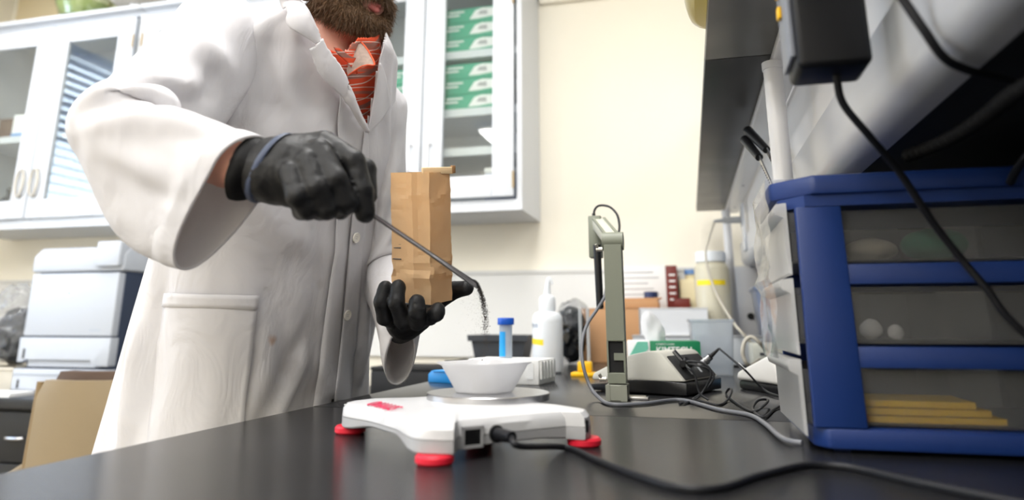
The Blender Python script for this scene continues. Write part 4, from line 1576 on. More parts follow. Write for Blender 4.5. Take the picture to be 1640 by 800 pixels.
for (z0, z1), nm in zip(levels, ('bottom', 'middle', 'top')):
    bm = BM()
    x0, x1, y0, y1, th = -0.006, DX1 - DX0 - 0.01, 0.0135, DY1 - DY0 - 0.0135, 0.002
    box(bm, (x0, y0, z0), (x1, y1, z0 + th))
    box(bm, (x0, y0, z0 + th), (x1, y0 + th, z1))
    box(bm, (x0, y1 - th, z0 + th), (x1, y1, z1))
    box(bm, (x0, y0, z0 + th), (x0 + th, y1, z1))
    box(bm, (x1 - th, y0, z0 + th), (x1, y1, z1))
    d = obj('drawer', bm, DRW, dt, False)
    # front panel with a curled pull
    bm = BM()
    prof = [(-0.006, z0 - 0.012), (-0.009, z0 - 0.010), (-0.010, z0 + 0.02), (-0.010, z1 - 0.006), (-0.018, z1 - 0.002), (-0.020, z1 + 0.004), (-0.017, z1 + 0.009), (-0.009, z1 + 0.010), (-0.006, z1 + 0.010)]
    loft(bm, [[Vector((x, yy, z)) for x, z in prof] for yy in (0.008, DY1 - DY0 - 0.008)])
    obj('front_pull', bm, frostmat('drawer_front', rgb(236, 236, 236), 0.5, 0.3, 0.3) if 'drawer_front' not in MATS else MATS['drawer_front'], d, True, 50)
# contents
YP = mat('yellow_pad', rgb(250, 200, 20), 0.7, var=0.06, stretch=(1, 1, 40))
for k in range(3):
    t = thing('paper_pad', 'yellow paper pad in the bottom drawer, ' + ('lowest', 'middle', 'uppermost')[k] + ' of three', 'paper pad', q(0, 0, 0) and (DX0 + 0.115 - 0.004 * k, DY0 + 0.06, BZ + 0.0285 + k * 0.0075), R(2 - 2 * k), 'yellow pads in the drawer')
    obj('sheets', box(BM(), (-0.06, -0.038, 0), (0.065 - 0.008 * k, 0.04, 0.006)), YP, t, False)
    obj('binding', box(BM(), (-0.062, -0.038, 0), (-0.06, 0.04, 0.0065)), mat('pad_binding', rgb(225, 150, 30), 0.6, var=0.05), t, False)
t = thing('glove_bundle', 'green folded cloth in the top drawer', 'cloth', (DX0 + 0.15, DY0 + 0.055, BZ + 0.1925))
me = crumple('folded_cloth', (0, 0, 0.018), (0.035, 0.03, 0.02), 0.004, 90, 11, 0.004, 0.0)
obj('folded_cloth', me, mat('cloth_green', rgb(30, 120, 90), 0.8, var=0.1), t)
t = thing('tissue_wad', 'beige crumpled packet in the top drawer beside the post', 'packet', (DX0 + 0.085, DY0 + 0.055, BZ + 0.1925))
me = crumple('wad', (0, 0, 0.014), (0.03, 0.026, 0.016), 0.005, 110, 12, 0.004, 0.0)
obj('wad', me, mat('wad_beige', rgb(190, 180, 160), 0.8, var=0.1), t)
for k, xx in enumerate((0.072, 0.096)):
    t = thing('cotton_ball', ('larger' if k == 0 else 'smaller') + ' pale crumpled tissue in the middle drawer', 'tissue', (DX0 + xx, DY0 + 0.04, BZ + 0.1085))
    rr_ = 0.012 - 0.003 * k
    me = crumple('wad', (0, 0, rr_), (rr_, rr_, rr_), 0.002, 200, 14 + k, 0.002, 0.0)
    obj('wad', me, PAPER, t)
# clear bag draped over the left side
bm = BM()
rings = []
rs = np.random.RandomState(4)
for i in range(16):
    z = 0.278 - 0.19 * i / 15
    row = []
    for j in range(9):
        y = 0.03 + 0.165 * j / 8
        x = -0.0245 + 0.0022 * math.sin(i * 0.8 + j * 0.9) + 0.0012 * rs.normal() - (0.006 if i == 8 else 0)
        row.append(Vector((DX0 + x, DY0 + y, BZ + z)))
    rings.append(row)
rings.insert(0, [Vector((DX0 + 0.05, DY0 + 0.03 + 0.165 * j / 8, BZ + 0.2865 + 0.001 * (j % 2))) for j in range(9)])
rings.insert(1, [Vector((DX0 - 0.0235, DY0 + 0.03 + 0.165 * j / 8, BZ + 0.2875)) for j in range(9)])
loft(bm, rings, closed=False)
bmesh.ops.solidify(bm, geom=bm.faces[:], thickness=0.0006)
o = obj('clear_bag', bm, frostmat('bag_film', rgb(226, 228, 230), 0.5, 0.7, 0.12), origin=(DX0, DY0 + 0.1, BZ + 0.2))
tag(o, 'crinkled clear plastic bag draped over the blue tower drawer fronts', 'plastic bag')

# ---------------------------------------------------------------- black box hanging under the upper shelf, cables
t = thing('power_adapter', 'black power box hanging close to the camera at the upper right', 'power box', (0.135, 0.66, 1.46))
AD = mat('adapter_black', rgb(14, 15, 19), 0.45, spec=0.3, var=0.1)
obj('housing', box(BM(), (-0.028, -0.045, -0.193), (0.034, 0.012, -0.045), bev=0.006, seg=3), AD, t)
obj('lit_side', box(BM(), (-0.0325, -0.04, -0.18), (-0.028, 0.010, -0.05), bev=0.001), mat('lit_side_grey', rgb(130, 134, 144), 0.4, metal=0.3, var=0.05), t)  # grey sheet colours the left face as lit; the box itself is black
for k, zz in enumerate((-0.13, -0.108)):
    obj('yellow_plug', box(BM(), (-0.036, -0.014, zz), (-0.0325, -0.004, zz + 0.012), bev=0.001), YELLOW, t)
obj('hanger', box(BM(), (-0.02, -0.02, -0.046), (0.02, 0.02, -0.0005), bev=0.002), BLACK, t)
pts = [Vector((0.1435, 0.645, 1.268)), ony(1350, 165, 0.655), ony(1390, 215, 0.67), ony(1440, 275, 0.70), ony(1490, 350, 0.72), ony(1540, 415, 0.73), ony(1580, 462, 0.73), ony(1612, 505, 0.73), ony(1660, 545, 0.73), ony(1740, 560, 0.735)]
o = obj('black_cable', tube(BM(), pts, 0.0035, 10, 8), CORDM, origin=pts[0])
tag(o, 'black cable drooping from the power box in front of the blue tower', 'cable')
pts = [ony(1420, -40, 0.55), ony(1447, 0, 0.55), ony(1480, 48, 0.55), ony(1512, 92, 0.56), ony(1550, 112, 0.58), ony(1600, 125, 0.6), ony(1660, 146, 0.62), ony(1740, 180, 0.64)]
o = obj('black_cable', tube(BM(), pts, 0.0036, 10, 8), CORDM, origin=pts[0])
tag(o, 'black cable crossing in front of the pale grey shelf lip', 'cable')
pts = [ony(1700, 215, 0.66), ony(1650, 240, 0.67), ony(1625, 275, 0.68), ony(1613, 300, 0.69), Vector((0.34, 0.70, 1.2085)), Vector((0.36, 0.8, 1.2085))]
pts = [ony(1720, 200, 0.70), ony(1655, 240, 0.73), ony(1628, 272, 0.76), ony(1618, 292, 0.78)]
o = obj('black_cable', tube(BM(), pts, 0.004, 10, 8), CORDM, origin=pts[-1])
tag(o, 'short black cable resting at the right end of the blue tower top', 'cable')
# corrugated hose under the lower shelf
bm = BM()
hp_ = crom([ony(1452, 250, 0.76), ony(1490, 236, 0.73), ony(1535, 215, 0.68), ony(1580, 185, 0.62), ony(1625, 150, 0.56), ony(1700, 110, 0.50)], 14)
tube(bm, hp_, lambda q_: 0.0062 + 0.0009 * math.sin(q_ * 2 * PI * 40), 12, 2)
o = obj('corrugated_hose', bm, mat('hose_black', rgb(9, 9, 10), 0.7, spec=0.15, var=0.1), origin=hp_[0])
tag(o, 'dark corrugated hose in the shadow under the lower shelf', 'hose')
# equipment standing behind the blue tower in the shadow
EQ = mat('equipment_grey', rgb(120, 118, 112), 0.6, var=0.1)  # the grey box's own casing colour
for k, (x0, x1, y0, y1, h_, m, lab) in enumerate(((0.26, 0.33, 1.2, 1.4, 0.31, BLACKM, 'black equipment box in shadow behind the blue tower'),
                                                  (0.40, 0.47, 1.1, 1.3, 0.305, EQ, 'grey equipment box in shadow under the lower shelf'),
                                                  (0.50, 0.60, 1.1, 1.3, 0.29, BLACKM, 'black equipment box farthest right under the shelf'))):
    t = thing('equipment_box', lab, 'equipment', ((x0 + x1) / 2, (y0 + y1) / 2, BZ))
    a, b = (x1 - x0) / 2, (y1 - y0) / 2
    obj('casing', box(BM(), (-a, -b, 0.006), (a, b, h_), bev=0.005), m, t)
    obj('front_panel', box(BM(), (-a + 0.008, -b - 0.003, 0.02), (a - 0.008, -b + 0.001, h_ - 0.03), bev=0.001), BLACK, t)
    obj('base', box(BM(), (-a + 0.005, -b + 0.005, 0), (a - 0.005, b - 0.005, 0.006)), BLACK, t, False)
# yellow tub on the upper shelf
t = thing('shelf_tub', 'yellowish translucent tub overhanging the upper shelf edge', 'tub', (0.085, 0.90, 1.4785))
bm = BM()
rings = []
for z, g in ((0, 0.8), (0.008, 0.94), (0.025, 1.0), (0.12, 1.06), (0.12, 1.02), (0.026, 0.96), (0.01, 0.9)):
    rings.append([Vector((0.066 * g * math.copysign(abs(math.cos(a)) ** 0.6, math.cos(a)), 0.13 * g * math.copysign(abs(math.sin(a)) ** 0.6, math.sin(a)), z)) for a in np.linspace(0, 2 * PI, 32, endpoint=False)])
loft(bm, rings)
obj('tub_body', bm, frostmat('yellow_tub', rgb(226, 214, 150), 0.4, 0.15, 0.3), t)
bm = BM()
rings = []
for z, g in ((0.112, 1.055), (0.113, 1.12), (0.124, 1.12), (0.124, 1.02)):
    rings.append([Vector((0.066 * g * math.copysign(abs(math.cos(a)) ** 0.6, math.cos(a)), 0.13 * g * math.copysign(abs(math.sin(a)) ** 0.6, math.sin(a)), z)) for a in np.linspace(0, 2 * PI, 32, endpoint=False)])
loft(bm, rings, False, False)
obj('rim', bm, MATS['yellow_tub'], t)

# two black handled tools tucked behind the white post
def hand_tool(a, b, c, lab, cw):
    """a: handle end, b: ferrule, c: blade end (picture coordinates)"""
    A_, B_, C_ = (ony(p_[0], p_[1], x_) for p_, x_ in ((a, 1.41), (b, 1.33), (c, 1.2)))
    t_ = thing('spatula_tool', lab, 'tool', C_)
    bm_ = BM()
    tube(bm_, [A_, A_.lerp(B_, 0.15), A_.lerp(B_, 0.6), B_], lambda s: 0.0105 * (0.55 + 0.45 * math.sin(min(1, s * 4 + 0.1) * PI / 2)) * (1 - 0.3 * s), 14, 5)
    wobj('handle', bm_, BLACK, t_)
    bm_ = BM()
    d_ = (C_ - B_).normalized()
    s_ = d_.cross(Vector((1, 0, 0))).normalized()
    n_ = Vector((1, 0, 0))
    rg = []
    for k in range(9):
        f = k / 8
        wv = cw * (1 - 0.55 * f)
        p_ = B_.lerp(C_, f)
        rg.append([p_ + s_ * wv + n_ * 0.0012, p_ + s_ * wv - n_ * 0.0012, p_ - s_ * wv - n_ * 0.0012, p_ - s_ * wv + n_ * 0.0012])
    loft(bm_, rg)
    bl_ = wobj('blade', bm_, STEEL, t_, False)
    bm_ = BM()
    for k in range(8):
        p_ = B_.lerp(C_, 0.25 + 0.08 * k) - s_ * cw * 0.6
        boxc(bm_, p_, (0.004, 0.003, 0.003))
    wobj('serration', bm_, DGREY, bl_, False)


hand_tool((1196, 207), (1228, 240), (1252, 285), 'thick black handled steel tool behind the white post, upper one', 0.006)
hand_tool((1192, 222), (1216, 252), (1238, 299), 'serrated steel tool with slim black handle left of the white post', 0.0055)

# ---------------------------------------------------------------- left: desk, printer, chair
DESK = mat('black_desk', rgb(34, 36, 40), 0.35, var=0.1)
t = thing('desk', 'black side desk along the back wall under the printer', 'desk', (-2.1, 2.36, 0))
obj('desk_top', box(BM(), (-1.45, -0.375, 0.765), (1.46, 0.385, 0.80), bev=0.003), DESK, t)
for xx in (-1.42, 1.38):
    obj('side_panel', box(BM(), (xx, -0.35, 0), (xx + 0.03, 0.37, 0.764)), DESK, t, False)
obj('modesty_panel', box(BM(), (-1.39, 0.34, 0.2), (1.38, 0.36, 0.764)), DESK, t, False)
t = thing('drawer_pedestal', 'black pedestal with silver pulls under the desk at the lower left', 'drawer unit', (-2.45, 2.33, 0))
obj('casing', box(BM(), (-0.25, -0.28, 0.02), (0.25, 0.28, 0.755)), DESK, t, False)
for k, (z0, z1) in enumerate(((0.03, 0.24), (0.245, 0.42), (0.425, 0.58), (0.585, 0.75))):
    d = obj('drawer', box(BM(), (-0.245, -0.30, z0), (0.245, -0.281, z1), bev=0.003), DESK, t)
    obj('handle', tube(BM(), [(0.14, -0.30, (z0 + z1) / 2), (0.145, -0.325, (z0 + z1) / 2), (0.205, -0.325, (z0 + z1) / 2), (0.21, -0.30, (z0 + z1) / 2)], 0.006, 8, 4), STEEL, d)

PRW = mat('printer_white', rgb(184, 190, 200), 0.45, var=0.01)
PRD = mat('printer_dark', rgb(42, 54, 76), 0.45, var=0.04)
pr = thing('printer', 'large white laser printer with dark blue side on the rear desk', 'printer', (-2.235, 2.12, 0.80))
side = lambda w_, y0, y1, z0, z1, b_: box(BM(), (-w_, y0, z0), (w_, y1, z1), bev=b_, seg=3)
obj('core', box(BM(), (-0.198, 0.03, 0.02), (0.205, 0.42, 0.49), bev=0.004), PRD, pr)
fd = obj('front_door', side(0.2, 0.0, 0.04, 0.205, 0.435, 0.005), PRW, pr)
obj('middle_tray', prism(BM(), [(-0.205, 0.112), (-0.205, 0.2), (0.205, 0.2), (0.205, 0.10), (0.14, 0.10), (0.13, 0.125), (-0.17, 0.125), (-0.18, 0.112)], 0, 0.04, axes((0, 0.035, 0), (1, 0, 0), (0, 0, 1)), bev=0.003), PRW, pr)
obj('tray_recess', box(BM(), (-0.17, 0.012, 0.095), (0.14, 0.03, 0.13)), PRW, pr, False)
lt = obj('paper_drawer', side(0.208, -0.01, 0.04, 0.012, 0.088, 0.004), PRW, pr)
obj('drawer_groove', box(BM(), (-0.2, -0.0115, 0.066), (0.2, -0.0098, 0.07)), mat('groove_grey', rgb(150, 158, 168), 0.6, var=0.02), lt, False)
obj('level_gauge', box(BM(), (-0.18, -0.0115, 0.02), (-0.172, -0.0098, 0.05)), BLACK, lt, False)
obj('level_gauge', box(BM(), (-0.18, -0.0065, 0.125), (-0.172, -0.0048, 0.16)), BLACK, pr, False)
bm = BM()
prism(bm, [(-0.0, 0.44), (-0.0, 0.50), (0.03, 0.535), (0.38, 0.545), (0.42, 0.52), (0.42, 0.44)], -0.21, 0.215, axes((0, 0, 0), (0, 1, 0), (0, 0, 1)), bev=0.01, seg=3)
obj('scanner_lid', bm, PRW, pr)
obj('control_panel', box(BM(), (0.1, -0.02, 0.455), (0.21, 0.06, 0.55), bev=0.008, seg=3), PRW, pr)
obj('base', box(BM(), (-0.195, 0.02, 0), (0.2, 0.41, 0.02)), PRD, pr, False)
obj('side_handle', box(BM(), (0.205, 0.12, 0.2), (0.208, 0.2, 0.38), bev=0.001), mat('printer_navy', rgb(58, 72, 98), 0.5, var=0.03), pr)
obj('logo', lathe(BM(), [(0, 0), (0.017, 0), (0.016, 0.002), (0, 0.0025)], axes((-0.012, -0.0002, 0.363), (1, 0, 0), (0, 0, 1)), 28), mat('logo_silver', rgb(240, 245, 252), 0.2, metal=0.4, var=0.02), fd)
me = text_mesh('hp', 0.02, 0.0003, 0.0003)
me.transform(axes((-0.012, -0.003, 0.363), (1, 0, 0), (0, 0, 1)))
obj('lettering', me, mat('logo_blue', rgb(90, 150, 220), 0.4, var=0.02), fd)
obj('model_print', box(BM(), (0.1, -0.0008, 0.225), (0.15, 0.0001, 0.229)), mat('faint_print', rgb(170, 180, 195), 0.6, var=0.02), fd, False)

p = onz(12, 608, 0.80)
t = thing('white_tub', 'low white tub on the desk left of the printer', 'tub', (-2.60, 2.25, 0.80))
bm = BM()
loft(bm, [rr(0.09, 0.08, 0), rr(0.10, 0.09, 0.085), rr(0.096, 0.086, 0.085), rr(0.086, 0.076, 0.004)])
obj('tub_body', bm, mat('ivory_plastic', rgb(222, 216, 202), 0.5, var=0.03), t, False)
bm = BM()
loft(bm, [rr(0.1, 0.09, 0.078), rr(0.106, 0.096, 0.08), rr(0.106, 0.096, 0.088), rr(0.097, 0.087, 0.088)], False, False)
obj('rim', bm, MATS['ivory_plastic'], t, False)
bag2 = thing('wrapped_bundle', 'black bundle wrapped in clear plastic at the left edge', 'bag', (-2.62, 2.26, 0.889))
me = crumple('bundle', (0, 0, 0.11), (0.12, 0.085, 0.12), 0.02, 40, 21, 0.008, 0.002)
obj('bundle', me, mat('bundle_dark', rgb(50, 52, 56), 0.25, var=0.3, vscale=30), bag2)
me = crumple('film', (-0.02, -0.01, 0.16), (0.145, 0.10, 0.17), 0.03, 36, 22, 0.008, 0.01)
obj('film', me, frostmat('bundle_film', rgb(190, 194, 200), 0.4, 0.75, 0.06), bag2)
t = thing('paper_stack', 'white paper sheets at the desk edge below the tub', 'paper', (-2.42, 2.06, 0.80), R(4))
obj('sheets', box(BM(), (-0.14, -0.065, 0), (0.10, 0.04, 0.012)), PAPER, t, False)
obj('top_sheet', box(BM(), (-0.135, -0.062, 0.012), (0.098, 0.041, 0.0128)), PAPER, t, False)

TAN = mat('tan_vinyl', rgb(134, 118, 92), 0.5, var=0.06, bump=0.05, bscale=120)
TAND = mat('tan_edge', rgb(124, 104, 74), 0.5, var=0.05)
ch = thing('office_chair', 'tan office chair with its back towards the bench', 'chair', (-1.575, 1.72, 0), R(8))
def curved(w0, w1, z0, z1, y0, th, bow, n=10):
    bm_ = BM()
    rg = []
    for i in range(n + 1):
        f = i / n
        z = z0 + (z1 - z0) * f
        w_ = w0 + (w1 - w0) * f
        if f > 0.93:
            w_ -= 0.02 * (f - 0.93) / 0.07
        fr, bk = [], []
        for j in range(11):
            u = -1 + 2 * j / 10
            yy = y0 + bow * (1 - u * u) * -1
            fr.append(Vector((w_ * u, yy, z)))
            bk.append(Vector((w_ * u, yy + th, z)))
        rg.append(fr + bk[::-1])
    loft(bm_, rg)
    return bm_
obj('backrest', curved(0.122, 0.118, 0.47, 0.905, -0.19, 0.03, 0.025), TAN, ch)
obj('back_cushion', curved(0.104, 0.104, 0.5, 0.925, -0.158, 0.05, 0.02), mat('cushion_brown', rgb(84, 68, 58), 0.8, var=0.1), ch)
for s in (-1, 1):
    obj('side_trim', tube(BM(), [(s * 0.121, -0.178, 0.47), (s * 0.120, -0.178, 0.7), (s * 0.115, -0.178, 0.9)], 0.013, 10, 4), TAND, ch)
    a_ = obj('armrest', tube(BM(), [(s * 0.2, -0.13, 0.645), (s * 0.215, -0.02, 0.665), (s * 0.21, 0.16, 0.66)], 0.024, 12, 6), TAN, ch)
    obj('arm_support', tube(BM(), [(s * 0.2, 0.04, 0.65), (s * 0.215, 0.05, 0.55), (s * 0.16, 0.06, 0.44)], 0.013, 10, 6), BLACK, a_)
obj('seat', box(BM(), (-0.22, -0.2, 0.42), (0.22, 0.25, 0.49), bev=0.03, seg=4), TAN, ch)
obj('gas_post', cyl(BM(), (0, 0.02, 0.1), (0, 0.02, 0.42), 0.025), BLACK, ch)
for k in range(5):
    a = 2 * PI * k / 5 + 0.3
    l_ = obj('star_leg', tube(BM(), [(0, 0.02, 0.11), (0.15 * math.cos(a), 0.02 + 0.15 * math.sin(a), 0.09), (0.27 * math.cos(a), 0.02 + 0.27 * math.sin(a), 0.062)], 0.017, 8, 4), BLACK, ch)
    bm = cyl(BM(), (0.27 * math.cos(a) - 0.012, 0.02 + 0.27 * math.sin(a), 0.028), (0.27 * math.cos(a) + 0.012, 0.02 + 0.27 * math.sin(a), 0.028), 0.028)
    obj('castor', bm, BLACK, l_)

# ---------------------------------------------------------------- person
FV, LV, UZ = Vector((0.99, -0.14, 0)).normalized(), Vector((0.14, 0.99, 0)).normalized(), Vector((0, 0, 1))
SKIN = mat('skin', rgb(226, 168, 146), 0.45, sss=0.12, var=0.08, vscale=40, bump=0.06, bscale=500)
COATM = mat('white_cotton', rgb(226, 225, 229), 0.85, spec=0.2, var=0.02, vscale=9, bump=0.05, bscale=900, bump2=0.30, b2scale=13, b2stretch=(1.3, 1.3, 0.7))
def cloth_translucency(m, amount, stains=()):
    """thin cotton lets some light through; a few small stains"""
    nt = m.node_tree
    out = nt.nodes['Material Output']
    b = nt.nodes['Principled BSDF']
    tl = nt.nodes.new('ShaderNodeBsdfTranslucent')
    tl.inputs['Color'].default_value = (0.86, 0.83, 0.80, 1)
    mx = nt.nodes.new('ShaderNodeMixShader')
    mx.inputs['Fac'].default_value = amount
    nt.links.new(b.outputs[0], mx.inputs[1])
    nt.links.new(tl.outputs[0], mx.inputs[2])
    nt.links.new(mx.outputs[0], out.inputs['Surface'])
    col = b.inputs['Base Color'].links[0].from_socket
    geo = nt.nodes.new('ShaderNodeNewGeometry')
    ns = nt.nodes.new('ShaderNodeTexNoise')
    ns.inputs['Scale'].default_value = 60
    for p_, r_, c_, k_ in stains:
        ds = nt.nodes.new('ShaderNodeVectorMath')
        ds.operation = 'DISTANCE'
        ds.inputs[1].default_value = p_
        nt.links.new(geo.outputs['Position'], ds.inputs[0])
        ad = nt.nodes.new('ShaderNodeMath')
        ad.operation = 'MULTIPLY_ADD'
        ad.inputs[1].default_value = r_ * 1.6
        nt.links.new(ns.outputs['Fac'], ad.inputs[0])
        nt.links.new(ds.outputs['Value'], ad.inputs[2])
        mr = nt.nodes.new('ShaderNodeMapRange')
        mr.inputs['From Min'].default_value = r_ * 1.15
        mr.inputs['From Max'].default_value = r_ * 1.9
        mr.inputs['To Min'].default_value = k_
        mr.inputs['To Max'].default_value = 0.0
        nt.links.new(ad.outputs[0], mr.inputs['Value'])
        mc = nt.nodes.new('ShaderNodeMix')
        mc.data_type = 'RGBA'
        nt.links.new(mr.outputs[0], mc.inputs[0])
        nt.links.new(col, mc.inputs[6])
        mc.inputs[7].default_value = (*c_, 1)
        col = mc.outputs[2]
    nt.links.new(col, b.inputs['Base Color'])


RSH, LSH = Vector((-0.655, 0.81, 1.465)), Vector((-0.545, 1.10, 1.435))
RCUF = dep(352, 306, 0.745)
REL = dep(188, 205, 0.80)
RWR = dep(398, 272, 0.722)
LEL = Vector((-0.545, 1.195, 1.165))
LWR = dep(640, 524, 1.03)
NECKB = Vector((-0.588, 0.985, 1.45))
CHIN = dep(584, 50, 1.150)
hf = Vector((0.905, -0.345, -0.30)).normalized()
hl = Vector((0.345, 0.905, 0.0)).normalized()
hl = (hl - hf * hl.dot(hf)).normalized()
hu = hl.cross(hf) * -1
if hu.z < 0:
    hu = -hu
HC = CHIN - hf * 0.085 + hu * 0.105
HM = Matrix((hl, hf, hu)).transposed().to_4x4()
HM.translation = HC
H3 = np.array(HM.to_3x3())
hc = np.array(HC)


def head_sdf(P):
    Q = (P - hc) @ H3
    X = np.abs(Q[..., 0])
    S = np.stack([X, Q[..., 1], Q[..., 2]], -1)
    d = sd_ell(Q, (0, -0.022, 0.035), (0.076, 0.098, 0.085))
    d = smin(d, sd_ell(Q, (0, 0.030, -0.025), (0.060, 0.062, 0.085)), 0.03)
    d = smin(d, sd_ell(Q, (0, 0.028, -0.072), (0.055, 0.052, 0.040)), 0.02)
    d = smin(d, sd_cone(S, (0.052, -0.012, -0.05), (0.02, 0.066, -0.095), 0.012, 0.016), 0.02)
    d = smin(d, sd_ell(Q, (0, 0.072, -0.098), (0.024, 0.02, 0.02)), 0.02)
    d = smin(d, sd_ell(S, (0.035, 0.062, -0.015), (0.022, 0.018, 0.018)), 0.02)   # cheeks
    d = smin(d, sd_ell(S, (0.028, 0.078, 0.034), (0.026, 0.012, 0.010)), 0.014)   # brow
    d = -smin(-d, sd_ell(S, (0.031, 0.098, 0.012), (0.017, 0.016, 0.012)), 0.012)  # eye sockets
    d = smin(d, sd_ell(S, (0.031, 0.076, 0.011), (0.0125, 0.0125, 0.011)), 0.004)  # eyes
    d = smin(d, sd_cone(Q, (0, 0.088, 0.025), (0, 0.112, -0.022), 0.007, 0.0105), 0.012)
    d = smin(d, sd_ell(S, (0.011, 0.100, -0.026), (0.0085, 0.010, 0.008)), 0.008)
    d = smin(d, sd_ell(Q, (0, 0.086, -0.055), (0.026, 0.012, 0.016)), 0.012)
    d = smin(d, sd_ell(S, (0.078, -0.012, 0.0), (0.009, 0.019, 0.031)), 0.006)
    d = np.minimum(d, 1)
    nb = np.array(NECKB)
    nt = np.array(HM @ Vector((0, -0.03, -0.05)))
    d = smin(d, sd_cone(P, nt, nb, 0.052, 0.054), 0.022)
    d = smin(d, sd_cone(P, nb, nb - np.array([0.08, -0.02, 0.08]), 0.05, 0.05), 0.02)
    return d


a_, b_ = np.array(RSH), np.array(REL)


def body_sdf(P):
    A_ = lambda v: np.array(v)
    pel = A_((-0.78, 1.13, 0.98))
    d = sd_cone(P, pel, A_((-0.72, 1.075, 1.22)), 0.115, 0.105)
    d = smin(d, sd_cone(P, A_((-0.72, 1.075, 1.22)), A_((-0.665, 1.015, 1.36)), 0.105, 0.082), 0.03)
    d = smin(d, sd_cone(P, A_(RSH), A_(LSH), 0.05, 0.05), 0.04)
    d = smin(d, sd_cone(P, A_(NECKB), A_(NECKB) - A_((0.09, -0.03, 0.1)), 0.05, 0.055), 0.03)
    d = smin(d, sd_cone(P, A_(RSH), A_(REL), 0.044, 0.036), 0.03)
    d = smin(d, sd_cone(P, A_(REL), A_(RWR), 0.036, 0.0265), 0.02)
    d = smin(d, sd_cone(P, A_(LSH), A_(LEL), 0.044, 0.034), 0.03)
    d = smin(d, sd_cone(P, A_(LEL), A_(LWR), 0.034, 0.0205), 0.02)
    for s in (-1, 1):
        hip = pel + A_(LV) * 0.09 * s - A_((0, 0, 0.06))
        kn = hip + A_((0, 0, -0.42)) + A_(FV) * 0.02
        an = kn + A_((0, 0, -0.42)) - A_(FV) * 0.03
        d = smin(d, sd_cone(P, hip, kn, 0.085, 0.055), 0.04)
        d = smin(d, sd_cone(P, kn, an, 0.055, 0.04), 0.03)
        d = smin(d, sd_cone(P, an - A_((0, 0, 0.035)), an + A_(FV) * 0.15 - A_((0, 0, 0.04)), 0.036, 0.03), 0.03)
    return d


b1v, b1f = surf_net(body_sdf, (-1.02, 0.5, 0.0), (-0.3, 1.4, 1.52), 0.012)
hlo, hhi = np.array([-0.78, 0.80, 1.43]), np.array([-0.36, 1.18, 1.86])
b2v, b2f = surf_net(head_sdf, hlo, hhi, 0.0034)
me = bpy.data.meshes.new('person')
me.from_pydata(np.concatenate([b1v, b2v]).tolist(), [], np.concatenate([b1f, b2f + len(b1v)]).tolist())
bm = bmesh.new()
bm.from_mesh(me)
for _ in range(2):
    bmesh.ops.smooth_vert(bm, verts=bm.verts, factor=0.5, use_axis_x=True, use_axis_y=True, use_axis_z=True)
bm.to_mesh(me)
bm.free()
me.shade_smooth()
PO = Vector((-0.775, 1.10, 0.0))
person = obj('person', me, SKIN, origin=PO)
tag(person, 'bearded person in white lab coat and black gloves tipping soil from a spatula', 'person')


def pbm(name, bm_, m, parent=person, smooth=True, angle=60):
    return wobj(name, bm_, m, parent, smooth, angle)


# lips, eyes, hair, beard
LIP = mat('lip', rgb(206, 116, 110), 0.4, var=0.05)


def lipf(P):
    Q = (P - hc) @ H3
    X = np.abs(Q[..., 0])
    S = np.stack([X, Q[..., 1], Q[..., 2]], -1)
    d = sd_cone(S, (0.004, 0.0985, -0.0575), (0.021, 0.088, -0.0605), 0.0042, 0.002)
    d = np.minimum(d, sd_cone(S, (0.0, 0.0965, -0.0665), (0.0195, 0.0885, -0.0625), 0.0058, 0.002))
    return d


lc = np.array(HM @ Vector((0, 0.09, -0.06)))
me = sdf_mesh('lips', lipf, lc - 0.035, lc + 0.035, 0.0014, 1)
pbm('lips', me, LIP)
EYE = mat('eye_white', rgb(235, 232, 228), 0.15, var=0.02)
IRIS = mat('iris', rgb(70, 60, 50), 0.1, var=0.1)
for s in (-1, 1):
    c = HM @ Vector((0.031 * s, 0.0745, 0.011))
    bm = BM()
    bmesh.ops.create_uvsphere(bm, u_segments=16, v_segments=10, radius=0.0121, matrix=Matrix.Translation(c))
    e = pbm('eye', bm, EYE)
    bm = BM()
    bmesh.ops.create_uvsphere(bm, u_segments=12, v_segments=8, radius=0.0055, matrix=Matrix.Translation(HM @ Vector((0.031 * s, 0.0822, 0.0092))))
    wobj('iris', bm, IRIS, e)
HAIR = mat('brown_hair', rgb(78, 56, 38), 0.55, var=0.35, vscale=220)
BEARD = mat('beard_hair', rgb(104, 78, 54), 0.5, var=0.45, vscale=120)


def hairf(P):
    Q = (P - hc) @ H3
    d = head_sdf(P) - 0.015 + 0.004 * vnoise(Q, 160, 8)
    line = 0.060 - 0.40 * np.clip(0.06 - Q[..., 1], 0, 0.4)
    line = np.maximum(line, -0.07)
    return np.maximum(d, (line - Q[..., 2]) * 0.8)


me = sdf_mesh('hair', hairf, hlo, hhi + 0.02, 0.005, 1)
pbm('hair', me, HAIR)


def beard_mask(Q):
    """positive inside the bearded area, in metres from its border"""
    x, y, z = np.abs(Q[..., 0]), Q[..., 1], Q[..., 2]
    # upper border: from sideburn down the cheek to the moustache
    up = np.where(y > 0.05, -0.032 - 0.20 * np.clip(x - 0.018, 0, 1) * np.clip((0.09 - y) * 14, 0, 1), -0.036 + 0.55 * np.clip(0.05 - y, 0, 0.2))
    m = (up - z) * 0.9
    m = np.minimum(m, y - (-0.018))
    m = np.minimum(m, (z + 0.150 + 0.0 * x) * 0.9)
    lip = np.sqrt((x / 1.45) ** 2 + ((z + 0.0625) / 0.62) ** 2) - 0.0165
    m = np.minimum(m, np.where(y > 0.06, lip, 1))
    neck = z + 0.118 - 0.30 * np.clip(0.075 - y, 0, 1)
    m = np.minimum(m, neck * 0.7)
    return m


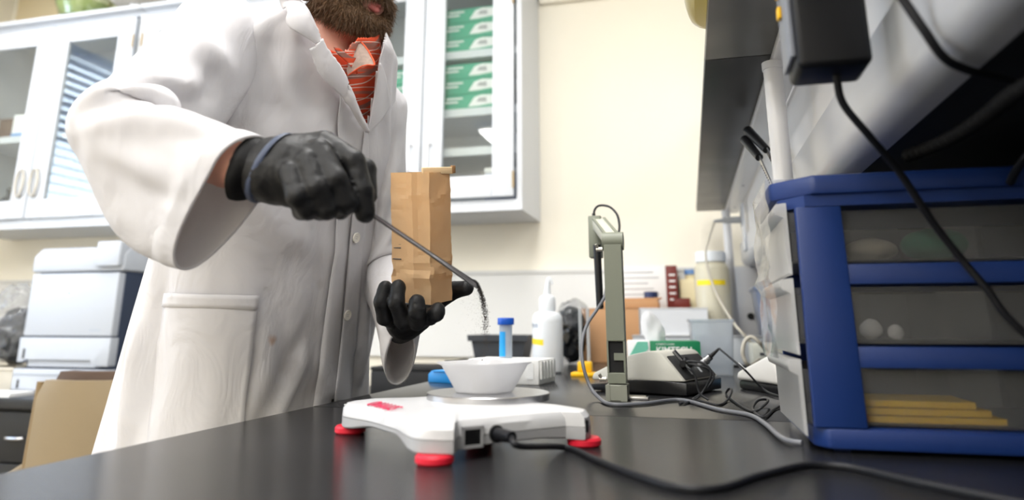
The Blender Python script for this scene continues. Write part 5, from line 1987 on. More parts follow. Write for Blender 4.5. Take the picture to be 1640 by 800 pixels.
def beardf(P):
    Q = (P - hc) @ H3
    m = beard_mask(Q)
    th = 0.013 * np.clip(m / 0.02, 0, 1) ** 0.6
    d = head_sdf(P) - th
    return np.maximum(d, -m)


bme = sdf_mesh('beard', beardf, hlo, hhi - np.array([0, 0, 0.13]), 0.0036, 1)
# strands grown from the beard surface
rs = np.random.RandomState(2)
V = np.array([v.co for v in bme.vertices])
N = np.array([v.normal for v in bme.vertices])
Q = (V - hc) @ H3
ok = np.where(beard_mask(Q) > 0.0012)[0]
hd0 = head_sdf(V[ok])
ok = ok[hd0 > 0.0015]
sv, sf = [], []
hu_, hf_ = np.array(hu), np.array(hf)
for i in rs.choice(ok, 13000):
    p = V[i] + rs.normal(size=3) * 0.0013
    n = N[i] + rs.normal(size=3) * 0.35
    dv = n * 0.5 - hu_ * 0.9 + hf_ * 0.1 + rs.normal(size=3) * 0.35
    dv /= np.linalg.norm(dv)
    ln = rs.uniform(0.007, 0.016)
    sd_ = np.cross(dv, rs.normal(size=3))
    sd_ /= np.linalg.norm(sd_)
    wd = 0.00042
    cv = rs.normal(size=3) * 0.0016 - hu_ * 0.001
    k = len(sv)
    m1 = p + dv * ln * 0.5
    tipp = p + dv * ln + cv
    sv += [p - sd_ * wd, p + sd_ * wd, m1 - sd_ * wd * 0.8, m1 + sd_ * wd * 0.8, tipp]
    sf += [(k, k + 1, k + 3, k + 2), (k + 2, k + 3, k + 4)]
sm = bpy.data.meshes.new('beard_strands')
sm.from_pydata([tuple(v) for v in sv], [], sf)
bo = pbm('beard', bme, BEARD)
o = pbm('strands', sm, BEARD, bo)
o['kind'] = 'stuff'
for s in (-1, 1):
    bm = BM()
    tube(bm, [HM @ Vector((s * 0.012, 0.093, 0.030)), HM @ Vector((s * 0.03, 0.090, 0.036)), HM @ Vector((s * 0.05, 0.072, 0.030))], 0.0042, 8, 6)
    pbm('eyebrow', bm, HAIR)

# ---------------------------------------------------------------- shirt
def plaid_mat():
    m = bpy.data.materials.new('orange_plaid')
    m.use_nodes = True
    nt = m.node_tree
    b = nt.nodes['Principled BSDF']
    b.inputs['Roughness'].default_value = 0.85
    tc = nt.nodes.new('ShaderNodeTexCoord')
    prev = None
    base = (*rgb(226, 84, 48), 1)
    for i, (rot, sc, col, lo, hi) in enumerate(((0.15, 10.0, rgb(140, 110, 100), 0.93, 0.96), (1.72, 9.0, rgb(165, 110, 95), 0.94, 0.97),
                                                (0.15, 20.0, rgb(240, 226, 214), 0.985, 0.992), (1.72, 18.0, rgb(240, 226, 214), 0.985, 0.992))):
        mp = nt.nodes.new('ShaderNodeMapping')
        mp.inputs['Rotation'].default_value = (0.2, rot, 0.5)
        wv = nt.nodes.new('ShaderNodeTexWave')
        wv.inputs['Scale'].default_value = sc
        wv.inputs['Distortion'].default_value = 0.4
        rp_ = nt.nodes.new('ShaderNodeMapRange')
        rp_.inputs['From Min'].default_value = lo
        rp_.inputs['From Max'].default_value = hi
        rp_.inputs['To Max'].default_value = 0.85
        mx = nt.nodes.new('ShaderNodeMix')
        mx.data_type = 'RGBA'
        nt.links.new(tc.outputs['Object'], mp.inputs['Vector'])
        nt.links.new(mp.outputs[0], wv.inputs['Vector'])
        nt.links.new(wv.outputs['Fac'], rp_.inputs['Value'])
        nt.links.new(rp_.outputs[0], mx.inputs[0])
        if prev is None:
            mx.inputs[6].default_value = base
        else:
            nt.links.new(prev, mx.inputs[6])
        mx.inputs[7].default_value = (*col, 1)
        prev = mx.outputs[2]
    nt.links.new(prev, b.inputs['Base Color'])
    return m


PLAID = plaid_mat()

# ---------------------------------------------------------------- lab coat
# rings of the coat body: z, centre, half width left / right, depth front / back
CR = [(0.52, (-0.81, 1.14), 0.24, 0.22, 0.185, 0.26, -3), (0.70, (-0.795, 1.14), 0.235, 0.215, 0.18, 0.245, -3), (0.80, (-0.785, 1.14), 0.23, 0.21, 0.178, 0.235, -4),
      (0.92, (-0.77, 1.135), 0.22, 0.205, 0.175, 0.22, -5), (1.05, (-0.752, 1.12), 0.215, 0.195, 0.175, 0.20, -7), (1.20, (-0.715, 1.085), 0.20, 0.19, 0.172, 0.182, -9),
      (1.32, (-0.675, 1.045), 0.185, 0.20, 0.163, 0.16, -12), (1.40, (-0.642, 1.01), 0.17, 0.198, 0.15, 0.14, -14), (1.44, (-0.618, 0.992), 0.155, 0.19, 0.136, 0.125, -14),
      (1.47, (-0.594, 0.98), 0.14, 0.185, 0.12, 0.11, -14), (1.495, (-0.574, 0.977), 0.113, 0.165, 0.11, 0.10, -14), (1.515, (-0.56, 0.975), 0.085, 0.125, 0.092, 0.085, -14),
      (1.53, (-0.555, 0.975), 0.072, 0.080, 0.080, 0.072, -14)]
CRA = np.array([[r[0], r[1][0], r[1][1], *r[2:]] for r in CR])


def cr_at(t_):
    """t_ in 0..len-1, smooth interpolation of the ring table"""
    i = int(min(max(math.floor(t_), 0), len(CRA) - 2))
    u = t_ - i
    g = lambda k: CRA[min(max(k, 0), len(CRA) - 1)]
    a, b, c, d = g(i - 1), g(i), g(i + 1), g(i + 2)
    return 0.5 * (2 * b + (c - a) * u + (2 * a - 5 * b + 4 * c - d) * u * u + (3 * b - a - 3 * c + d) * u ** 3)


FVn, LVn = np.array(FV), np.array(LV)


def torso_pt(t_, th, grow=0.0):
    z, cx, cy, al, ar, bf, bb, phi = cr_at(t_)
    phi = math.radians(phi)
    fv, lv = np.array([math.cos(phi), math.sin(phi), 0]), np.array([-math.sin(phi), math.cos(phi), 0])
    n = 2.35
    c_, s_ = math.cos(th), math.sin(th)
    u = math.copysign(abs(c_) ** (2 / n), c_)
    v = math.copysign(abs(s_) ** (2 / n), s_)
    a = (al if s_ > 0 else ar) + grow
    b = (bf if c_ > 0 else bb) + grow
    return np.array([cx, cy, z]) + lv * a * v + fv * b * u


coat = obj('lab_coat', BM(), COATM, person)   # filled below
NT, NZ = 150, 120
TH0, TH1 = -0.22, 2 * PI + 0.10
tv = np.linspace(0, len(CRA) - 1, NZ)
grid = np.zeros((NZ, NT, 3))
for i, t_ in enumerate(tv):
    for j in range(NT):
        th = TH0 + (TH1 - TH0) * j / (NT - 1)
        g = 0.006 * max(0, 1 - j / 12) - 0.004 * max(0, 1 - (NT - 1 - j) / 12)
        grid[i, j] = torso_pt(t_, th, g)


def grid_normals(G):
    du = np.gradient(G, axis=1)
    dv = np.gradient(G, axis=0)
    n = np.cross(du, dv)
    return n / (np.linalg.norm(n, axis=-1, keepdims=True) + 1e-9)


def seg_dist(P, pts):
    best = np.full(P.shape[:-1], 1e9)
    tt = np.zeros(P.shape[:-1])
    m = len(pts) - 1
    for k in range(m):
        a, b = np.array(pts[k]), np.array(pts[k + 1])
        ba = b - a
        t_ = np.clip(((P - a) @ ba) / (ba @ ba), 0, 1)
        d = np.linalg.norm(P - (a + t_[..., None] * ba), axis=-1)
        s = d < best
        best[s] = d[s]
        tt[s] = ((k + t_) / m)[s]
    return best, tt


def grid_bvh(G):
    nz, nt_ = G.shape[:2]
    fs = [(i * nt_ + j, i * nt_ + j + 1, (i + 1) * nt_ + j + 1, (i + 1) * nt_ + j) for i in range(nz - 1) for j in range(nt_ - 1)]
    return BVHTree.FromPolygons([Vector(v) for v in G.reshape(-1, 3)], fs)


def apply_folds(G, folds, sign=1.0):
    """folds: (pixel polyline, amplitude, width) - ridges (+) and creases (-) laid on the cloth"""
    bv = grid_bvh(G)
    n = grid_normals(G) * sign
    disp = np.zeros(G.shape[:2])
    for pl, amp, wd in folds:
        pts = []
        for q_ in pl:
            h = bv.ray_cast(CAM, ray(*q_).normalized())
            if h[0] is not None:
                pts.append(np.array(h[0]))
        if len(pts) < 2:
            continue
        d, t_ = seg_dist(G, pts)
        env = np.clip(np.sin(np.clip(t_, 0.0, 1) * PI) * 1.3, 0, 1) ** 0.7
        disp += amp * env * np.exp(-(d / wd) ** 2)
    return G + n * disp[..., None]


TFOLDS = [
    ([(560, 420), (548, 520), (536, 620)], -0.004, 0.02),
    ([(240, 400), (226, 500), (212, 620), (196, 740)], 0.016, 0.018),
    ([(262, 420), (250, 540), (238, 700)], -0.013, 0.016),
    ([(222, 420), (203, 540), (180, 720)], -0.016, 0.014),
    ([(400, 300), (440, 360), (500, 400)], 0.006, 0.016),
    ([(420, 440), (450, 520), (460, 640)], -0.006, 0.016),
    ([(430, 480), (425, 580), (415, 660)], 0.006, 0.025),
    ([(500, 420), (485, 520), (470, 640)], 0.008, 0.03),
    ([(585, 470), (583, 540), (575, 620)], 0.010, 0.02),
    ([(565, 560), (560, 640)], -0.010, 0.014),
    ([(350, 60), (345, 120), (350, 190)], -0.012, 0.02),
    ([(380, 30), (375, 110), (378, 200)], 0.008, 0.02),
    ([(420, 60), (430, 150), (440, 210)], -0.004, 0.03),
    ([(470, 120), (520, 170), (560, 230)], -0.005, 0.02),
    ([(600, 230), (585, 300), (575, 360)], 0.006, 0.02),
    ([(440, 360), (500, 400), (560, 410)], 0.005, 0.025),
    ([(330, 400), (400, 430), (480, 430)], -0.004, 0.03),
    ([(470, 560), (520, 610)], 0.004, 0.02),
]
nn = grid_normals(grid)
sgn = 1.0 if (nn[60, 40] @ (grid[60, 40] - np.array([CRA[5, 1], CRA[5, 2], grid[60, 40, 2]]))) > 0 else -1.0
zz_ = grid[..., 2]
thg = np.linspace(TH0, TH1, NT)[None, :]
low = np.clip((1.2 - zz_) / 0.5, 0, 1)
base = grid.copy()
# cut wider than the wearer: the rest shape is fuller than the start shape, so the cloth buckles into folds
rest = grid.copy()
for i, t_ in enumerate(tv):
    r_ = cr_at(t_)
    c_ = np.array([r_[1], r_[2], r_[0]])
    full = 1.0 + 0.075 * float(np.clip((1.42 - r_[0]) / 0.35, 0, 1))
    rest[i] = c_ + (grid[i] - c_) * np.array([full, full, 1.0])
drape = 0.006 * low * np.sin(thg * 8 + 1.5 * np.sin(thg * 2.0) + zz_ * 2.0) + 0.003 * np.sin(thg * 17 + 1.0 + zz_ * 9)
grid = grid + nn * sgn * drape[..., None]
pin = np.ones((NZ, NT))
pin[zz_ > 1.425] = 0
thw = (thg + PI) % (2 * PI) - PI
pin[(zz_ > 1.36) & (np.abs(thw) < 1.1)] = 0
jj = np.arange(NT)[None, :].repeat(NZ, 0)
pin[(jj < 9) & (zz_ > 0.6)] = 0
pin[(jj > NT - 12) & (zz_ > 0.6)] = 0
BVOX = voxel_sdf(body_sdf, (-1.12, 0.45, 0.45), (-0.28, 1.5, 1.6), 0.014)


def bench_stop(P):
    m = (P[:, 2] < 0.93) & (P[:, 0] > -0.596)
    P[m, 0] = -0.596
    return P


fixed = grid[pin == 0].copy()
grid = pbd(grid, rest, pin, BVOX, steps=45, iters=6, eps=0.006, closed=False, bend=(0.12, 0.03), damp=0.85, floor=bench_stop, g=2.0)
grid = apply_folds(grid, TFOLDS, sgn)

# the V opening: cut the front above the lapel lines
VB = None
bv0 = grid_bvh(grid)


def on_coat(px_, py_, off=0.0, bv=None):
    h = (bv or bv0).ray_cast(CAM, ray(px_, py_).normalized())
    if h[0] is None:
        return None
    n = h[1]
    if n.dot(ray(px_, py_)) > 0:
        n = -n
    return h[0] + n * off


stn = []
for px_, py_, r_, c_, k_ in ((437, 545, 0.009, rgb(190, 150, 120), 0.75), (110 + 244, 607 - 10, 0.0022, rgb(60, 50, 50), 0.9), (463, 590, 0.02, rgb(170, 165, 165), 0.35), (505, 610, 0.028, rgb(165, 160, 160), 0.35),
                             (515, 455, 0.012, rgb(180, 175, 172), 0.35), (560, 235, 0.006, rgb(205, 190, 170), 0.4), (345, 360, 0.02, rgb(190, 186, 184), 0.3)):
    q_ = on_coat(px_, py_)
    if q_ is not None:
        stn.append((tuple(q_), r_, c_, k_))
cloth_translucency(COATM, 0.28, stn)
vb = on_coat(584, 208)
zv = vb.z
keep = np.ones((NZ - 1, NT - 1), bool)
VCUT = [(455, -60), (472, 20), (495, 52), (509, 74), (530, 112), (557, 165), (584, 206), (592, 192), (597, 165), (602, 138), (606, 112), (614, 80), (640, -60)]
mids = (grid[:-1, :-1] + grid[1:, :-1] + grid[:-1, 1:] + grid[1:, 1:]) / 4
pm = proj(mids.reshape(-1, 3)).reshape(NZ - 1, NT - 1, 2)
for i in range(NZ - 1):
    for j in range(NT - 1):
        if mids[i, j, 2] > zv - 0.01:
            th = TH0 + (TH1 - TH0) * (j + 0.5) / (NT - 1)
            th = (th + PI) % (2 * PI) - PI
            if -1.5 < th < 1.3 and in_poly(pm[i, j], VCUT):
                keep[i, j] = False
bm = bmesh.new()
vv = [bm.verts.new(v) for v in grid.reshape(-1, 3)]
for i in range(NZ - 1):
    for j in range(NT - 1):
        if keep[i, j]:
            bm.faces.new((vv[i * NT + j], vv[i * NT + j + 1], vv[(i + 1) * NT + j + 1], vv[(i + 1) * NT + j]))
bmesh.ops.delete(bm, geom=[v for v in bm.verts if not v.link_faces], context='VERTS')
me = mesh_from('lab_coat', bm, True, 180)
me.transform(world_of(person).inverted())
me.materials.append(COATM)
coat.data = me
sol = coat.modifiers.new('thickness', 'SOLIDIFY')
sol.thickness = 0.0025
sol.offset = -1


# sleeves ---------------------------------------------------------
def sleeve(name, ctrl, folds, nring=70, nseg=64, seed=1, sim=None, cut=0.0):
    """ctrl: list of (point, radius u, radius v, outward bulge)"""
    pts = crom([c[0] for c in ctrl], 14)
    m = len(pts)
    par = np.linspace(0, len(ctrl) - 1, m)
    rad = np.array([[c[1], c[2], c[3]] for c in ctrl])
    rr_ = np.stack([np.interp(par, np.arange(len(ctrl)), rad[:, k]) for k in range(3)], 1)
    for _ in range(6):
        rr_[1:-1] = (rr_[:-2] + 2 * rr_[1:-1] + rr_[2:]) / 4
    G = np.zeros((m, nseg, 3))
    # averaged tangents keep the rings from crossing at the elbow
    T = [(pts[min(i + 4, m - 1)] - pts[max(i - 4, 0)]).normalized() for i in range(m)]
    mid = pts[m // 2]
    u = None
    for i in range(m):
        d = T[i]
        if u is None:
            u = d.orthogonal().normalized()
        u = (u - d * u.dot(d)).normalized()
        v = d.cross(u)
        curv = (T[min(i + 3, m - 1)] - T[max(i - 3, 0)])
        for k in range(nseg):
            a = 2 * PI * k / nseg
            e = u * math.cos(a) * rr_[i, 0] + v * math.sin(a) * rr_[i, 1]
            out = -curv.normalized() if curv.length > 1e-4 else Vector((0, 0, 0))
            q_ = max(0, e.normalized().dot(out))
            e = e * (1 + rr_[i, 2] * q_ * q_ * min(1, curv.length * 2))
            G[i, k] = pts[i] + e
    if sim:
        # rest shape: the sleeve laid straight, a little longer than the bent arm
        ln = sum((pts[i + 1] - pts[i]).length for i in range(m - 1)) * sim
        rest_ = np.zeros_like(G)
        for i in range(m):
            for k in range(nseg):
                a = 2 * PI * k / nseg
                rest_[i, k] = (rr_[i, 0] * math.cos(a), rr_[i, 1] * math.sin(a), ln * i / (m - 1))
        # the cuff sits further back on its underside
        for i in range(m):
            pr_ = max(0.0, (i / (m - 1) - 0.45) / 0.55)
            for k in range(nseg):
                e = Vector(G[i, k]) - pts[i]
                bt = 0.5 - 0.5 * e.normalized().z
                G[i, k] -= np.array(T[i]) * cut * bt * pr_
                rest_[i, k, 2] -= cut * bt * pr_
        Gq = np.concatenate([G, G[:, :1]], 1)
        n = grid_normals(Gq)
        s_ = 1.0 if ((Gq - np.array(pts)[:, None, :]) * n).sum() > 0 else -1.0
        pin_ = np.ones((m, nseg))
        pin_[:16] = 0
        G = pbd(G, rest_, pin_, SVOX, steps=60, iters=9, eps=0.011, closed=True, bend=(0.12, 0.03), damp=0.80, dt=0.010)
        Gq = np.concatenate([G, G[:, :1]], 1)
        n = grid_normals(Gq)
        c2 = Gq.mean(1, keepdims=True)
        s_ = 1.0 if ((Gq - c2) * n).sum() > 0 else -1.0
        Gq = apply_folds(Gq, folds, s_)
        # turned hem at the cuff
        back_ = np.linalg.norm(Gq - Gq[-1:], axis=-1)
        n = grid_normals(Gq) * s_
        Gq = Gq + n * (0.0016 * np.clip((0.030 - back_) / 0.003, 0, 1))[..., None]
        Gq[:, -1] = Gq[:, 0]
        return Gq
    Gc = np.concatenate([G, G[:, :1]], 1)
    n = grid_normals(Gc)
    c_ = np.array(pts)[:, None, :]
    s_ = 1.0 if ((Gc - c_) * n).sum() > 0 else -1.0
    Gc = apply_folds(Gc, folds, s_)
    n = grid_normals(Gc) * s_
    Gc = Gc + n * (0.0022 * vnoise(Gc, 34, seed))[..., None]
    Gc[:, -1] = Gc[:, 0]
    return Gc


def grid_obj(name, G, m, parent, closed=True, thick=0.0028, subd=False):
    nz, nk = G.shape[:2]
    bm_ = bmesh.new()
    if closed:
        nk -= 1
    vv_ = [[bm_.verts.new(G[i, j]) for j in range(nk)] for i in range(nz)]
    for i in range(nz - 1):
        for j in range(nk if closed else nk - 1):
            k = (j + 1) % nk
            bm_.faces.new((vv_[i][j], vv_[i][k], vv_[i + 1][k], vv_[i + 1][j]))
    o_ = wobj(name, bm_, m, parent, True, 180)
    if subd:
        q_ = o_.modifiers.new('smooth', 'SUBSURF')
        q_.levels = q_.render_levels = 1
    s_ = o_.modifiers.new('thickness', 'SOLIDIFY')
    s_.thickness = thick
    s_.offset = -1
    return o_


SVOX = voxel_sdf(body_sdf, (-0.95, 0.45, 0.9), (-0.25, 1.4, 1.6), 0.010)
RS = [(Vector((-0.63, 0.925, 1.42)), 0.060, 0.062, 0), (RSH + Vector((-0.005, 0.025, -0.004)), 0.068, 0.071, 0), (RSH.lerp(REL, 0.35), 0.069, 0.071, 0.0),
      (RSH.lerp(REL, 0.72), 0.064, 0.067, 0.1), (REL + Vector((0, 0, -0.004)), 0.059, 0.062, 0.2), (REL.lerp(RCUF, 0.33) + Vector((0, 0, -0.006)), 0.056, 0.057, 0.1),
      (REL.lerp(RCUF, 0.68) + Vector((0, 0, -0.006)), 0.053, 0.053, 0), (REL.lerp(RCUF, 1.08) + Vector((0, 0, -0.002)), 0.049, 0.050, 0)]
RF = [([(150, 250), (230, 300), (300, 330)], -0.005, 0.012), ([(250, 208), (330, 222), (400, 226)], -0.005, 0.010), ([(180, 172), (240, 166), (300, 176)], -0.008, 0.010), ([(300, 230), (290, 290), (262, 350)], 0.004, 0.012),
      ([(115, 190), (170, 165), (250, 150), (330, 170)], -0.012, 0.016), ([(125, 175), (180, 140), (250, 125), (320, 140)], 0.010, 0.018),
      ([(120, 205), (180, 190), (260, 185), (340, 200)], 0.009, 0.018),
      ([(345, 100), (342, 150), (350, 195)], -0.007, 0.014), ([(230, 75), (300, 90), (350, 130)], -0.006, 0.02),
      ([(270, 40), (330, 70), (380, 130)], 0.007, 0.02), ([(160, 130), (230, 110), (300, 115)], -0.006, 0.014),
      ([(130, 230), (200, 260), (270, 300)], 0.006, 0.022), ([(170, 300), (220, 320), (270, 350)], -0.004, 0.02), ([(200, 210), (290, 240), (360, 250)], -0.005, 0.02)]
SR = grid_obj('sleeve', sleeve('sleeve', RS, RF, seed=3, sim=1.0, cut=0.075), COATM, coat, subd=True)
LCU = dep(634, 528, 1.015)
LS = [(Vector((-0.60, 1.02, 1.40)), 0.06, 0.06, 0), (LSH + Vector((0, 0, -0.005)), 0.062, 0.066, 0), (LSH.lerp(LEL, 0.4), 0.060, 0.062, 0), (LSH.lerp(LEL, 0.8), 0.056, 0.056, 0.1),
      (LEL, 0.053, 0.053, 0.2), (LEL.lerp(LCU, 0.4), 0.044, 0.044, 0.1), (LEL.lerp(LCU, 0.75), 0.036, 0.036, 0), (LEL.lerp(LCU, 0.97), 0.0325, 0.0325, 0)]
LF = [([(640, 200), (620, 240), (600, 260)], -0.006, 0.015), ([(640, 250), (620, 300), (605, 330)], 0.006, 0.015), ([(650, 550), (640, 530)], 0.003, 0.01)]
SL = grid_obj('sleeve', sleeve('sleeve', LS, LF, seed=4, sim=1.0, cut=0.03), COATM, coat, subd=True)

# panels sewn onto the coat: outline in picture coordinates, laid on the cloth
def patch(name, left, right, off, parent, nu=14, nv=24, m=COATM, thick=0.0015, lift=None, bv=None):
    """ruled patch between two polylines (same direction) on the coat surface"""
    def samp(pl, t_):
        f = t_ * (len(pl) - 1)
        i = min(int(f), len(pl) - 2)
        u = f - i
        return (pl[i][0] + (pl[i + 1][0] - pl[i][0]) * u, pl[i][1] + (pl[i + 1][1] - pl[i][1]) * u)
    G = np.full((nv, nu, 3), np.nan)
    for i in range(nv):
        a, b = samp(left, i / (nv - 1)), samp(right, i / (nv - 1))
        for j in range(nu):
            u = j / (nu - 1)
            o_ = off(u, i / (nv - 1)) if callable(off) else off
            p_ = on_coat(a[0] + (b[0] - a[0]) * u, a[1] + (b[1] - a[1]) * u, o_, bv)
            if p_ is not None:
                G[i, j] = p_
    for i in range(nv):
        for j in range(nu):
            if np.isnan(G[i, j, 0]):
                ok_ = np.argwhere(~np.isnan(G[..., 0]))
                k = ok_[np.argmin(np.abs(ok_ - (i, j)).sum(1))]
                a, b = samp(left, i / (nv - 1)), samp(right, i / (nv - 1))
                q_ = (a[0] + (b[0] - a[0]) * j / (nu - 1), a[1] + (b[1] - a[1]) * j / (nu - 1))
                dd = (Vector(G[k[0], k[1]]) - CAM).length
                G[i, j] = CAM + ray(*q_).normalized() * dd
    for _ in range(2):
        G[1:-1, 1:-1] = (G[1:-1, 1:-1] * 2 + G[:-2, 1:-1] + G[2:, 1:-1] + G[1:-1, :-2] + G[1:-1, 2:]) / 6
    return grid_obj(name, G, m, parent, False, thick)


# lower pocket, chest pocket, front placket
pk = patch('pocket', [(268, 468), (255, 560), (234, 770)], [(413, 472), (403, 570), (382, 740)], lambda u, v: 0.0042 + 0.002 * math.sin(u * PI), coat, 20, 20)
patch('pocket_hem', [(268, 468), (264, 490)], [(413, 472), (411, 494)], 0.0062, pk, 20, 4)
pk2 = patch('pocket', [(600, 345), (598, 372), (597, 404)], [(624, 340), (622, 372), (619, 398)], 0.004, coat, 8, 8)
patch('placket', [(583, 209), (568, 290), (557, 380), (545, 520), (531, 650)], [(588, 210), (589, 290), (582, 380), (572, 520), (560, 650)], lambda u, v: 0.0042 * (1 - 0.6 * u) * min(1, 0.3 + v * 6), coat, 8, 40)
BTN = mat('button_ivory', rgb(232, 228, 218), 0.35, var=0.03)
for px_, py_ in ((565, 379), (551, 503), (575, 296)):
    p0_ = on_coat(px_, py_, 0.007)
    if p0_ is None:
        continue
    h = bv0.ray_cast(CAM, ray(px_, py_).normalized())
    n_ = h[1] if h[1].dot(ray(px_, py_)) < 0 else -h[1]
    u_, v_ = frame_of(n_)
    Mx = Matrix((u_, v_, n_)).transposed().to_4x4()
    Mx.translation = p0_
    b = wobj('button', lathe(BM(), [(0, -0.001), (0.0085, -0.001), (0.0092, 0.0008), (0.0085, 0.0022), (0.0062, 0.0014), (0, 0.0014)], Mx, 24), BTN, coat)
    bm = BM()
    for sx, sy in ((1, 1), (-1, 1), (1, -1), (-1, -1)):
        cyl(bm, Mx @ Vector((sx * 0.0016, sy * 0.0016, 0.0013)), Mx @ Vector((sx * 0.0016, sy * 0.0016, 0.0017)), 0.0008, seg=8)
    wobj('thread_hole', bm, GREYP, b)

# lapels and collar, folded outward over the coat front
LAPO = lambda u, v: 0.015 - 0.006 * v + 0.004 * math.sin(u * PI)
patch('lapel', [(486, 76), (515, 124), (551, 167), (581, 209)], [(513, 62), (533, 100), (558, 150), (584, 207)], LAPO, coat, 12, 40, thick=0.0022)
patch('collar_leaf', [(440, -20), (463, 45), (498, 69)], [(474, -20), (497, 38), (514, 66)], lambda u, v: 0.015 + 0.003 * math.sin(u * PI), coat, 12, 24, thick=0.0022)
patch('lapel', [(600, 100), (596, 130), (592, 160), (588, 185), (585, 208)], [(601, 99), (615, 140), (620, 168), (603, 192), (586, 210)], lambda u, v: 0.009 - 0.003 * v, coat, 12, 30, thick=0.0022)
# collar standing round the back of the neck
bm = BM()
rings = []
for k, (g, dz) in enumerate(((0.012, -0.012), (0.010, 0.012), (0.013, 0.022), (0.019, 0.016), (0.026, -0.016))):
    row = []
    for j in range(33):
        th = 1.2 + (2 * PI - 2.75) * j / 32
        p_ = torso_pt(len(CRA) - 1, th, g)
        p_[2] += dz
        row.append(Vector(p_))
    rings.append(row)
loft(bm, rings, closed=False)
bmesh.ops.solidify(bm, geom=bm.faces[:], thickness=0.0025)
pbm('collar', bm, COATM, coat)

# shirt front and its collar
SN, SK = 80, 120
G = np.zeros((SN, SK, 3))
for i in range(SN):
    f = i / (SN - 1)
    t_ = 5.0 + (len(CRA) - 1 - 5.0) * f
    for j in range(SK):
        G[i, j] = torso_pt(t_, -1.6 + 3.2 * j / (SK - 1), -0.026 + 0.022 * max(0, (f - 0.69) / 0.31))
NECKLINE = [(420, -80), (474, 0), (494, 45), (522, 79), (548, 88), (562, 74), (574, 62), (600, 60), (640, 40), (660, -80)]
sp_ = proj(G.reshape(-1, 3)).reshape(SN, SK, 2)
bm = bmesh.new()
vv = [[bm.verts.new(G[i, j]) for j in range(SK)] for i in range(SN)]
for i in range(SN - 1):
    for j in range(SK - 1):
        if not in_poly(sp_[i:i + 2, j:j + 2].reshape(-1, 2).mean(0), NECKLINE):
            bm.faces.new((vv[i][j], vv[i][j + 1], vv[i + 1][j + 1], vv[i + 1][j]))
bmesh.ops.delete(bm, geom=[v for v in bm.verts if not v.link_faces], context='VERTS')
sh = wobj('shirt', bm, PLAID, person, True, 180)
md = sh.modifiers.new('thickness', 'SOLIDIFY')
md.thickness = 0.002
md.offset = -1
sbv = grid_bvh(G)
LINING = mat('shirt_lining', rgb(206, 186, 174), 0.85, var=0.35, vscale=160)
patch('shirt_collar', [(527, 74), (532, 84), (545, 96), (560, 112)], [(536, 76), (552, 88), (566, 92), (563, 118)], 0.012, sh, 8, 14, m=PLAID, bv=sbv)
def cpatch(name, polyd, parent, m):
    """small folded cloth leaf from rows of (px, py, depth) points"""
    rows_ = [crom([dep(*q_) for q_ in r_], 5) for r_ in polyd]
    cols = len(rows_[0])
    G_ = []
    for j in range(cols):
        G_.append(crom([r_[j] for r_ in rows_], 5))
    G_ = np.array([[list(v) for v in c_] for c_ in G_])
    return grid_obj(name, G_, m, parent, False, 0.0016)
bm = BM()
ring_ = [bm.verts.new(dep(*q_)) for q_ in ((573, 63, 1.120), (583, 72, 1.113), (592, 85, 1.106), (600, 103, 1.094), (589, 104, 1.090), (578, 107, 1.089), (567, 114, 1.089), (557, 121, 1.092), (555, 112, 1.098), (560, 98, 1.106), (566, 84, 1.113))]
cv_ = bm.verts.new(dep(577, 90, 1.096))
for k in range(len(ring_)):
    bm.faces.new((cv_, ring_[k], ring_[(k + 1) % len(ring_)]))
bmesh.ops.solidify(bm, geom=bm.faces[:], thickness=0.0016)
cl_ = wobj('shirt_collar', bm, LINING, sh, True, 70)
bm = tube(BM(), [dep(573, 63, 1.119), dep(583, 72, 1.112), dep(592, 85, 1.105), dep(600, 103, 1.093), dep(589, 104, 1.089), dep(578, 107, 1.088), dep(567, 114, 1.088), dep(557, 121, 1.091)], 0.0013, 6, 4)
wobj('collar_edge', bm, mat('orange_cotton', rgb(222, 92, 56), 0.85, var=0.1), cl_)
cpatch('collar_fold', [[(562, 72, 1.130), (555, 90, 1.120), (550, 108, 1.105)], [(576, 64, 1.125), (570, 80, 1.115), (563, 100, 1.100)]], sh, PLAID)
# trousers and shoes
TRM = mat('dark_trousers', rgb(62, 66, 76), 0.9, var=0.08)
def trf(P):
    return np.maximum(body_sdf(P) - 0.016, np.maximum(P[..., 2] - 1.02, 0.06 - P[..., 2]))
pbm('trousers', sdf_mesh('trousers', trf, (-1.02, 0.8, 0.04), (-0.5, 1.36, 1.05), 0.014, 1), TRM)
def shf(P):
    return np.maximum(body_sdf(P) - 0.012, np.maximum(P[..., 2] - 0.1, 0.003 - P[..., 2]))
pbm('shoes', sdf_mesh('shoes', shf, (-1.02, 0.8, -0.01), (-0.5, 1.36, 0.12), 0.010, 1), BLACK)

# ---------------------------------------------------------------- gloves
NIT = mat('black_nitrile', rgb(19, 19, 21), 0.52, spec=0.35, var=0.1, vscale=60, bump=0.16, bscale=170, stretch=(1.0, 1.0, 0.45))


def dpt(q_):
    return np.array(dep(*q_))


def hand_sdf(chains, blobs, kf, kp, wr_amp=0.0006, seed=1):
    """chains: fingers, each a list of ((px, py, depth), radius); blobs: palm round cones"""
    def fn(P):
        d = None
        for a, b, ra, rb in blobs:
            q_ = sd_cone(P, dpt(a), dpt(b), ra, rb)
            d = q_ if d is None else smin(d, q_, kp)
        for ch_ in chains:
            e = None
            for (a, ra), (b, rb) in zip(ch_[:-1], ch_[1:]):
                q_ = sd_cone(P, dpt(a), dpt(b), ra, rb)
                e = q_ if e is None else smin(e, q_, 0.003)
            d = smin(d, e, kf)
        d = d + wr_amp * vnoise(P, 320, seed) + wr_amp * 0.8 * vnoise(P * np.array([1, 1, 2.2]), 700, seed + 1)
        return d
    return fn


